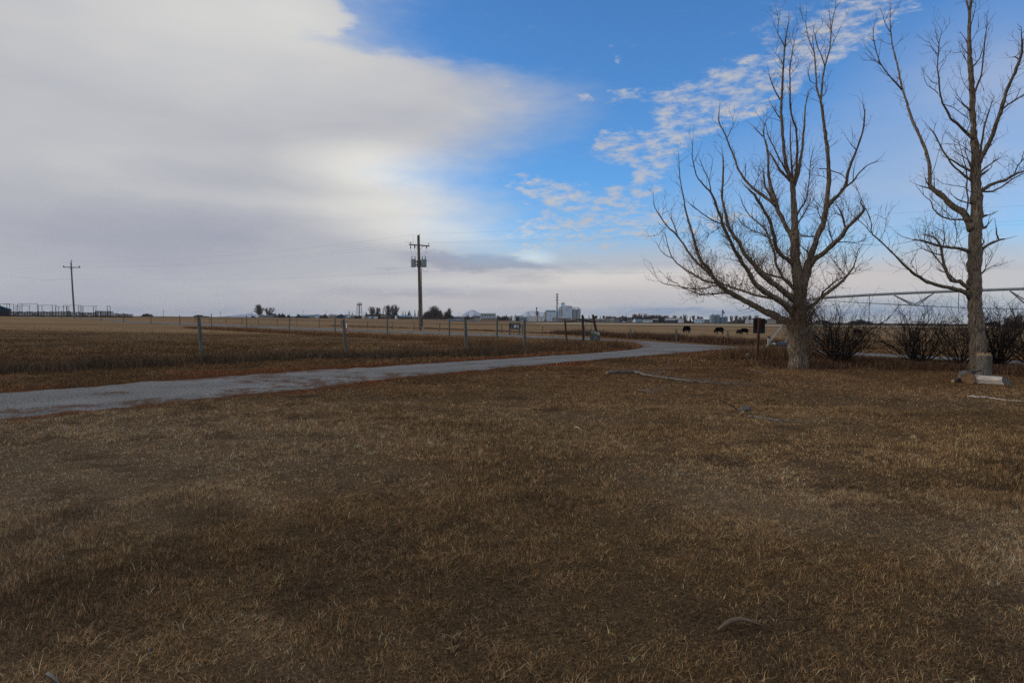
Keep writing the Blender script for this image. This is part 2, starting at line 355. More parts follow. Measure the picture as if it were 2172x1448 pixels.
def sroad(PX, PY):
    d = polyd(PX, PY, ROAD, True); return np.where(inpoly(PX, PY, ROAD), -d, d)
def resample(poly, step):
    out = [Vector(poly[0])]
    P = [Vector(p) for p in poly]
    for a, b in zip(P, P[1:]):
        n = max(1, int((b-a).length/step))
        out += [a.lerp(b, (i+1)/n) for i in range(n)]
    return out
def smoothpoly(P, it=3):
    for _ in range(it): P = [P[0]] + [(P[i-1]+P[i]*2+P[i+1])/4 for i in range(1, len(P)-1)] + [P[-1]]
    return P
def strip(name, A, B, nlen, nw, zoff, material, edge=.16, seedn=3):
    def rs(P, n):
        P = smoothpoly(resample(P, 1.0), 6); d = [0]
        for a, b in zip(P, P[1:]): d.append(d[-1]+(b-a).length)
        d = np.array(d); xs = np.array([p.x for p in P]); ys = np.array([p.y for p in P])
        # denser towards the camera
        rr = np.hypot(xs, ys); wgt = np.concatenate([[0], np.cumsum(np.diff(d)/np.maximum(3, .5*(rr[1:]+rr[:-1])))]); t = np.linspace(0, wgt[-1], n)
        return np.interp(t, wgt, xs), np.interp(t, wgt, ys)
    ax, ay = rs(A, nlen); bx, by = rs(B, nlen)
    t = np.linspace(0, 1, nw)[None, :]
    n1 = (fbm(ax*1.3, ay*1.3, seedn, 4)-.5)*2*edge*2; n2 = (fbm(bx*1.3+40, by*1.3, seedn, 4)-.5)*2*edge*2
    ux, uy = bx-ax, by-ay; ul = np.hypot(ux, uy)+1e-6
    ax, ay, bx, by = ax+ux/ul*n1, ay+uy/ul*n1, bx+ux/ul*n2, by+uy/ul*n2
    X = ax[:, None]*(1-t)+bx[:, None]*t; Y = ay[:, None]*(1-t)+by[:, None]*t
    crown = .03*np.sin(np.pi*t)+0*X - .03*(1-np.sin(np.pi*t))**4
    V = np.stack([X, Y, H(X, Y)+zoff+crown], -1).reshape(-1, 3)
    idx = np.arange(nlen*nw).reshape(nlen, nw)
    q = np.stack([idx[:-1, :-1], idx[:-1, 1:], idx[1:, 1:], idx[1:, :-1]], -1).reshape(-1)
    tt = t+0*X; base = np.full(X.shape+(3,), .185)*np.array([1, .99, .97])
    f1 = fbm(X*.9, Y*.9, 71, 5); f2 = fbm(X*5, Y*5, 72, 3)
    track = np.exp(-((tt-.28)/.09)**2)+np.exp(-((tt-.72)/.09)**2)
    base = base*(.72+.45*f1+.22*f2+.12*track)[..., None]
    along = fbm(X*.35+Y*.1, Y*.55, 73, 5); lit = S((along-.585+.10*(1-track)*(np.abs(tt-.5) > .3)+.05*(np.abs(tt-.5) < .08))/.08)*S((f2-.35)/.25)
    lit = np.clip(lit+S((.07-np.minimum(tt, 1-tt))/.07)*.75, 0, 1)[..., None]*.8
    base = base*(1-lit)+np.array([.115, .062, .038])*lit
    o = npmesh(name, V, q, np.arange(0, len(q), 4), material, base.reshape(-1, 3)); return o

# ------------------------------------------------------------------ ground colour
def col(*c): return np.array(c)
TRACKS = [[tuple(G(*p).xy) for p in pl] for pl in ([(60, 965), (200, 1010), (330, 1105), (430, 1200), (520, 1300), (640, 1400), (720, 1470)], [(330, 930), (480, 1010), (600, 1100), (680, 1195), (780, 1290), (900, 1400), (960, 1460)])]
def ground_col(X, Y):
    n1 = fbm(X/2.2, Y/2.2, 11, 5); n2 = fbm(X/9, Y/9, 21, 4); n3 = fbm(X*2.5, Y*2.5, 31, 3)
    lawn = col(.165, .110, .062); lawn2 = col(.112, .075, .041); pale = col(.195, .142, .092)
    t = S((n1-.34)/.3)[..., None]; c = lawn2*(1-t)+lawn*t
    t = (S((n2-.52)/.16)*.75*(1-.75*S((Y-9)/8)))[..., None]; c = c*(1-t)+pale*t
    t = (S((n3-.60)/.14)*.5)[..., None]; c = c*(1-t)+col(.06, .042, .028)*t
    dk = S((fbm(X/.42, Y/.42, 88, 3)-.60)/.08)*S((fbm(X/4+3, Y/4, 89, 2)-.42)/.12)*S((16-Y)/6); t = (dk*.3)[..., None]; c = c*(1-t)+col(.030, .022, .017)*t
    d = sdrv(X, Y); near = np.clip(d, -1, 50)
    red = S((0.9+1.1*(n1-.5)*3-near)/.8)*S((60-Y)/10)
    dup = polyd(X, Y, uppE); beyond = inpoly(X, Y, [(-60, 0)] + uppE + [(8, 90), (-60, 90)]); red = np.maximum(red, S((1.5+2.2*(n1-.5)*2-dup)/1.2)*beyond*.75)
    t = (np.clip(red, 0, 1)*.8)[..., None]; c = c*(1-t)+col(.150, .066, .036)*t
    c = c*(1-(S((Y-11)/12)*(1-.65*S((Y-26)/14)))[..., None]*np.array([.08, .16, .18]))
    for trk in TRACKS:
        dt = polyd(X, Y, trk); t = (np.exp(-(dt/.15)**2)*S((n1-.22)/.4)*.85)[..., None]; c = c*(1-t)+col(.235, .165, .098)*t
    # ground beyond the driveway: paddock
    pad = S((Y-60)/10)*1.0
    t = (pad)[..., None]
    f = fbm(X/14, Y/14, 44, 4)[..., None]; gold = col(.250, .168, .096)*(0.72+.5*f)
    c = c*(1-t)+gold*t
    far = lambda a, b, s: (S((Y-a)/s)*S((b-Y)/s))[..., None]
    Yw = Y + 25*(fbm(X/60, Y/300, 51, 3)-.5)
    right = S((X+.02*Y)/(.02*Y+30))[..., None]
    def band(a, b, s): return (S((Yw-a)/s)*S((b-Yw)/s))[..., None]
    t = band(205, 250, 12)*(1-right)*.75; c = c*(1-t)+col(.11, .072, .05)*t
    t = band(330, 390, 14)*right*.9; c = c*(1-t)+col(.085, .055, .042)*t
    t = band(395, 700, 12); c = c*(1-t)+(col(.33, .265, .175)*right+col(.19, .135, .09)*(1-right))*t
    t = S((Yw-700)/60)[..., None]; c = c*(1-t)+col(.075, .055, .046)*t
    t = S((Y-2500)/1500)[..., None]; c = c*(1-t)+col(.12, .11, .10)*t
    return c

# ------------------------------------------------------------------ ground sheet
xs = np.concatenate([-np.geomspace(26.2, 11500, 170)[::-1], np.arange(-26, 30.01, .22), np.geomspace(30.3, 11500, 170)])
ys = np.concatenate([-np.geomspace(3, 3000, 24)[::-1], np.arange(-2, 55, .22), np.geomspace(55.3, 11500, 420)])
GX, GY = np.meshgrid(xs, ys, indexing='ij')
Zg = H(GX, GY) + bumpz(GX, GY)
V = np.stack([GX, GY, Zg], -1).reshape(-1, 3)
idx = np.arange(len(xs)*len(ys)).reshape(len(xs), len(ys))
q = np.stack([idx[:-1, :-1], idx[1:, :-1], idx[1:, 1:], idx[:-1, 1:]], -1).reshape(-1)
gcol = (ground_col(GX, GY)*(1-.30*S((46-GY)/8))[..., None]).reshape(-1, 3)
g = npmesh('ground', V, q, np.arange(0, len(q), 4), M['ground'], gcol); tag(g, kind='structure')
tag(strip('driveway', lowE, uppE, 700, 30, .012, M['gravel'], edge=.26), kind='structure')
tag(strip('road', rNear, rFar, 500, 14, .02, M['gravel'], edge=.12, seedn=9), kind='structure')

# ------------------------------------------------------------------ grass blades
def blades(name, X, Y, hgt, wid, colr, lean=.5, label='', curl=.5, dirx=None, kindlab=None, zoff=0.0):
    n = len(X); a = rng.uniform(0, 2*np.pi, n); ln = hgt*lean*rng.uniform(.2, 1.6, n)
    lx, ly = np.cos(a)*ln, np.sin(a)*ln
    fa = rng.uniform(0, np.pi, n); wx, wy = np.cos(fa)*wid/2, np.sin(fa)*wid/2
    hz = np.sqrt(np.maximum(hgt**2-np.minimum(ln, hgt*.9)**2*.7, (hgt*.33)**2))
    z = H(X, Y)+bumpz(X, Y)+zoff; b = np.stack([X, Y, z-.005], -1)
    W = np.stack([wx, wy, 0*wx], -1)
    mid = b + np.stack([lx*.35, ly*.35, hz*.6], -1); tip = b + np.stack([lx, ly, hz*rng.uniform(.75, 1.05, n)], -1)
    V = np.stack([b-W, b+W, mid+W*.7, mid-W*.7, tip], 1)
    base = (np.arange(n)*5)[:, None]
    lp = np.concatenate([base+np.array([0, 1, 2, 3]), base+np.array([3, 2, 4])], 1).ravel()
    st = (np.arange(n)*7)[:, None]+np.array([0, 4]); 
    cc = np.repeat(colr[:, None, :], 5, 1); 
    return npmesh(name, V.reshape(-1, 3), lp, st.ravel(), M['grass'], cc.reshape(-1, 3))
def scatter(n, x0, x1, y0, y1): return rng.uniform(x0, x1, n), rng.uniform(y0, y1, n)
def frustum_pts(n, y0, y1, marg=1.4, power=2):
    # area-uniform in a trapezoid in front of the camera
    u = rng.uniform(0, 1, n); Y = np.sqrt(y0**2 + u*(y1**2-y0**2)); X = rng.uniform(-1, 1, n)*(Y*.77+marg); return X, Y
def blade_cols(X, Y, n):
    c = ground_col(X, Y)*(1.72-.32*S((Y-8)/10))[..., None]*np.array([1.01, .96, .87])
    v = rng.lognormal(0, .34, n)[:, None]; c = c*v
    t = (rng.uniform(0, 1, n) < .10)[:, None]; c = np.where(t, c*.6+np.array([.10, .083, .058]), c)
    t = (rng.uniform(0, 1, n) < .12)[:, None]; c = np.where(t, c*np.array([1.08, .86, .72]), c)
    return np.clip(c, 0, .6)
LX, LY, LH, LW, LT = [], [], [], [], []
for (n, y0, y1, h, wd) in ((560000, 2.3, 6.5, .023, .0025), (600000, 6.5, 13, .027, .0043), (440000, 13, 24, .035, .0085), (240000, 24, 45, .05, .018)):
    nt_ = n//7; tx, ty = frustum_pts(nt_, y0, y1)
    X = np.repeat(tx, 7)+rng.normal(0, .018+.0010*y0, nt_*7); Y = np.repeat(ty, 7)+rng.normal(0, .018+.0010*y0, nt_*7); TV = np.repeat(rng.lognormal(0, .38 if y0 < 10 else .24, nt_), 7)
    dn = fbm(X/.9, Y/.9, 61, 4); keep = rng.uniform(0, 1, len(X)) < .58+.7*S((dn-.30)/.26)
    sd = sdrv(X, Y)+(fbm(X*1.3, Y*1.3, 3, 4)-.5)*.5
    sr = sroad(X, Y)
    keep &= (sd > .05) & (sr > .3) & (rng.uniform(0, 1, len(X)) > .5*S((fbm(X/.42, Y/.42, 88, 3)-.60)/.08)*S((fbm(X/4+3, Y/4, 89, 2)-.42)/.12)*S((16-Y)/6))
    X, Y, dn, TV = X[keep], Y[keep], dn[keep], TV[keep]; LT.append(TV)
    LX.append(X); LY.append(Y); hh = h*(.80+.55*S((dn-.3)/.4))*rng.lognormal(0, .25, len(X))*TV**.6; LH.append(hh); LW.append(np.full(len(X), wd)*rng.uniform(.7, 1.4, len(X)))
X, Y, hh, ww, TV = map(np.concatenate, (LX, LY, LH, LW, LT))
for trk in TRACKS: hh = hh*(1-.30*np.exp(-(polyd(X, Y, trk)/.16)**2))
# nearer side of the driveway is the lawn, the far side is paddock and verge
lowx = np.array([p[0] for p in lowE]); 
side_poly = [(-40, -5)] + lowE + [tuple(rNear[4]), tuple(rNear[1]), tuple(rNear[0]), (60, -5)]
isl = inpoly(X, Y, side_poly)
for nm, mk in (('lawn_grass', isl), ('paddock_grass', ~isl)):
    lean = .50+.60*S((fbm(X[mk]/1.7, Y[mk]/1.7, 91, 3)-.46)/.12)
    o = blades(nm, X[mk], Y[mk], hh[mk]*(1 if nm[0] == 'l' else 1.35), ww[mk], np.clip(blade_cols(X[mk], Y[mk], mk.sum())*TV[mk][:, None], 0, .6), lean=lean)
    tag(o, 'short dry brown mown grass in front of the gravel driveway' if nm[0] == 'l' else 'short dry brown pasture grass beyond the gravel driveway', 'grass', kind='stuff')
def tallgrass(name, line, width, n, h, wd, colr, label, jitter=.35, clump=1.0):
    P = resample(line, .5); xs_ = np.array([p[0] for p in P]); ys_ = np.array([p[1] for p in P])
    k = n//9; i = rng.integers(0, len(P), k); 
    r_ = np.hypot(xs_[i], ys_[i])
    X = xs_[i]+rng.normal(0, width, k); Y = ys_[i]+rng.normal(0, width, k)
    dn = fbm(X/1.5, Y/1.5, 15, 3); kp = rng.uniform(0, 1, k) < .15+1.2*S((dn-.3*clump)/.25); X, Y, dn = X[kp], Y[kp], dn[kp]
    X = np.repeat(X, 9)+rng.normal(0, .06, len(X)*9); Y = np.repeat(Y, 9)+rng.normal(0, .06, len(Y)*9); dn = np.repeat(dn, 9)
    kp = (sdrv(X, Y) > .25) & (sroad(X, Y) > .35); X, Y, dn = X[kp], Y[kp], dn[kp]
    hh = h*(.45+.9*dn)*rng.lognormal(0, jitter, len(X)); w_ = wd*(1+np.hypot(X, Y)/35)
    cc = np.array(colr)[None, :]*rng.lognormal(0, .35, len(X))[:, None]
    mixr = (rng.uniform(0, 1, len(X)) < .25)[:, None]; cc = np.where(mixr, cc*np.array([1.5, 1.35, 1.1]), cc)
    o = blades(name, X, Y, hh, w_, np.clip(cc, 0, .5), lean=np.full(len(X), .45)); return tag(o, label, 'grass', kind='stuff')

# fence lines (ground points)
def gp(px, py): p = G(px, py); return (p.x, p.y)
nearF = [(-18.4, 14.6), (-14.9, 19.2), gp(430, 768), gp(735, 757), gp(990, 752), gp(1113, 742)]
roadF = [(-160, 220), gp(22, 673.0), gp(57, 673.3), gp(92, 673.8), gp(130, 675.3), gp(170, 677.6), gp(214, 680.3), gp(262, 683.2), gp(320, 686.5), gp(382, 690), gp(449, 694), gp(523, 698.5), gp(613, 705), gp(711, 709), gp(822, 713), gp(953, 722), gp(1054, 726)]
tallgrass('fence_weeds', [(x+.25, y-.5) for x, y in nearF] + [gp(1200, 735), gp(1300, 739)], .65, 60000, .28, .006, (.10, .072, .050), 'dark matted weeds along the foot of the wire fence beside the driveway')
tallgrass('verge_grass', [gp(420, 696), gp(523, 702), gp(700, 711), gp(880, 720), gp(1050, 730), gp(1180, 733), gp(1250, 735), gp(1310, 732)], .8, 60000, .27, .007, (.17, .098, .055), 'tall tan grass on the near verge of the gravel road')
tallgrass('verge_grass', [gp(950, 730), gp(1080, 738), gp(1200, 742), gp(1290, 736)], .9, 26000, .28, .007, (.15, .09, .052), 'rough tan grass around the leaning sign and dark brace posts')
farv = [ext(gp(1440, 723), gp(1560, 731), 30), gp(1330, 716), gp(1440, 722), gp(1500, 726), gp(1560, 731), gp(1640, 735)]
tallgrass('ditch_grass', farv, .7, 60000, .38, .010, (.095, .060, .042), 'tall red-brown grass in the ditch across the gravel road')
tallgrass('ditch_grass', [gp(700, 691), gp(900, 697), gp(1060, 703), gp(1200, 709), gp(1330, 717)], .5, 14000, .17, .012, (.13, .072, .042), 'brown grass along the far verge of the gravel road')
tallgrass('clump_grass', [gp(1575, 757), gp(1600, 760), gp(1640, 762), gp(1690, 765)], .55, 26000, .42, .007, (.15, .095, .058), 'tall tan grass clump at the foot of the red-brown sign post')
tallgrass('shrub_litter', [gp(1700, 778), gp(1780, 776), gp(1900, 778), gp(2030, 782), gp(2172, 790), gp(2300, 800)], .7, 60000, .22, .008, (.105, .064, .042), 'red-brown dead grass and leaf litter under the bare shrubs')
tallgrass('shrub_litter', [gp(1720, 760), gp(1900, 764), gp(2100, 774), gp(2300, 784)], .6, 20000, .12, .008, (.10, .068, .046), 'brown weeds between the bare shrubs and the gravel road')
# paddock tufts and clods
px_, py_ = frustum_pts(60000, 24, 75, 2); kk = ~inpoly(px_, py_, side_poly) & (sdrv(px_, py_) > .4) & (sroad(px_, py_) > .4); px_, py_ = px_[kk], py_[kk]
o = blades('pasture_tufts', px_, py_, .07*rng.lognormal(0, .4, len(px_)), np.full(len(px_), .045), blade_cols(px_, py_, len(px_)), lean=np.full(len(px_), .8)); tag(o, 'sparse low tufts of dry grass scattered over the pasture', 'grass', kind='stuff')
# ------------------------------------------------------------------ big bare trees
UPV = Vector((0, 0, 1))
def rnd_unit():
    v = Vector((random.gauss(0, 1), random.gauss(0, 1), random.gauss(0, 1))); return v.normalized()
def trace(pl, Y0, Y1, gn=.25):
    """pixel polyline with widths -> 3-D points with radii; depth runs Y0..Y1 along it"""
    P = [Vector((a[0], a[1], a[2])) for a in pl]; Ls = [0]
    for a, b in zip(P, P[1:]): Ls.append(Ls[-1]+(b-a).xy.length)
    n = max(2, int(Ls[-1]/9)); out = []
    for i in range(n+1):
        s = Ls[-1]*i/n; k = max(j for j in range(len(Ls)) if Ls[j] <= s+1e-6); k = min(k, len(P)-2)
        f = (s-Ls[k])/max(1e-6, Ls[k+1]-Ls[k]); p = P[k].lerp(P[k+1], f); Yd = Y0+(Y1-Y0)*(i/n)
        j = 0 if i in (0,) else min(p.z*.12, 1.2)
        q = at(p.x+random.uniform(-j, j), p.y+random.uniform(-j, j), Yd)
        out.append((q, p.z*(.90 if p.z < 14 else .97)/2/1448*Yd*(1+random.uniform(-.12, .12))))
    return out
def gnarl(mb, p, d, L_, r, seg, upw, wob, lev, k=3, fork=.0, out=None):
    """a twig that wanders and forks"""
    P = [p]; Rr = [r]; d = d.normalized(); st = L_/seg
    for i in range(seg):
        d = (d + rnd_unit()*wob + UPV*upw).normalized(); p = p+d*st; P.append(p); Rr.append(max(r*(1-(i+1)/seg*.7), .0025))
        if lev > 0 and random.random() < fork and i > 0:
            dd = (d + rnd_unit()*.9).normalized(); gnarl(mb, p, dd, L_*random.uniform(.35, .65), r*.55, max(2, seg-1), upw, wob, lev-1, k, fork, out)
    mb.tube(P, Rr, k, cap=False)
    if out is not None: out.append(P[-1])
def big_tree(name, label, base, trunk, limbs, Yb, twigzones, shoots, spread):
    t = empty(name, base, label, 'tree'); off = Vector(base)
    def loc(pts): return [p-off for p, r in pts], [r for p, r in pts]
    tr = trace(trunk, Yb, Yb); P, Rr = loc(tr); 
    mb = MB(); mb.tube(P, Rr, 18, jit=.05)
    # root flare
    for a in range(7):
        an = a*2*math.pi/7+random.uniform(-.3, .3); rr = Rr[0]; dv = Vector((math.cos(an), math.sin(an), 0))
        mb.tube([P[0]+dv*rr*.38+UPV*rr*2.0, P[0]+dv*rr*.66+UPV*rr*.6, P[0]+dv*rr*.95-UPV*.05], [rr*.30, rr*.34, rr*.22], 7, jit=.10)
    mb.build('trunk', M['bark'], t, smooth=True)
    twm = MB(); tips = []; 
    for (pl, par) in limbs:
        # pl from the attachment outwards
        wv = pl[0][2]; dep = spread*(random.random()-.5)*2*par
        pts = trace(pl, Yb+0.0*par, Yb+dep*sum(math.hypot(b[0]-a[0], b[1]-a[1]) for a, b in zip(pl, pl[1:]))/1448*Yb)
        P, Rr = loc(pts); lb = MB()
        lb.tube(P, Rr, 10 if wv > 8 else 7 if wv > 4 else 5, jit=.10 if wv > 3 else .05)
        # broken stubs and knots
        for i in range(1, len(P)-1):
            if random.random() < .30 and wv > 2.5:
                d = (P[i+1]-P[i-1]).normalized(); s = (rnd_unit()+d*.6).normalized()
                lb.tube([P[i], P[i]+s*(Rr[i]+random.uniform(.02, .09))], [Rr[i]*.35, Rr[i]*.16], 4)
        lb.build('limb', M['bark'] if wv > 5 else M['barkdark'], t, smooth=True)
        # twigs along the limb
        for i in range(1, len(P)):
            q = pts[i][0]; 
            c = q-Vector((0, 0, CAM_H)); f_ = c.dot(fwd); sx = 1086+FPX*c.dot(rt)/f_; sy = 724-FPX*c.dot(up)/f_
            dens = twigzones(sx, sy)*1.55
            m_ = int(dens)+(1 if random.random() < dens % 1 else 0)
            d = (P[i]-P[i-1]).normalized()
            for _ in range(m_):
                dd = (d*.55+rnd_unit()*.8+UPV*.35).normalized()
                L_ = random.uniform(.18, .65)*(1.25 if dens > 1.2 else 1)
                gnarl(twm, P[i]+dd*Rr[i]*.5, dd, L_, random.uniform(.0055, .0125), 5, .10, .22, 2, 3, .45, tips)
        # the leading shoot at the end
        d = (P[-1]-P[-2]).normalized()
        if Rr[-1] < .035: gnarl(twm, P[-1], d, .35, Rr[-1]*.7, 4, .05, .12, 1, 3, .4, tips)
    for (px, py, n_, L0) in shoots:
        for _ in range(n_):
            q = at(px+random.gauss(0, 7), py+random.gauss(0, 22), Yb)-off+Vector((0, random.choice((-1, -1, 1))*random.uniform(.05, .28), 0))
            dd = Vector((random.gauss(0, .38), random.gauss(-.1, .3), 1)).normalized()
            gnarl(twm, q, dd, random.uniform(.5, 1)*L0, random.uniform(.006, .012), 6, .05, .16, 1, 3, .3, None)
    twm.build('twigs', M['twig'], t)
    return t, tips, off
Y1 = 23.6
T1 = [(1693, 788, 43), (1693, 770, 38), (1692, 745, 36), (1693, 715, 38), (1694, 690, 38), (1696, 668, 31), (1696, 640, 28), (1695, 610, 25), (1691, 585, 23), (1689, 560, 20), (1686, 530, 19), (1686, 505, 18), (1687, 475, 14.5), (1684, 450, 13), (1683, 425, 13), (1682, 400, 13), (1682, 384, 12)]
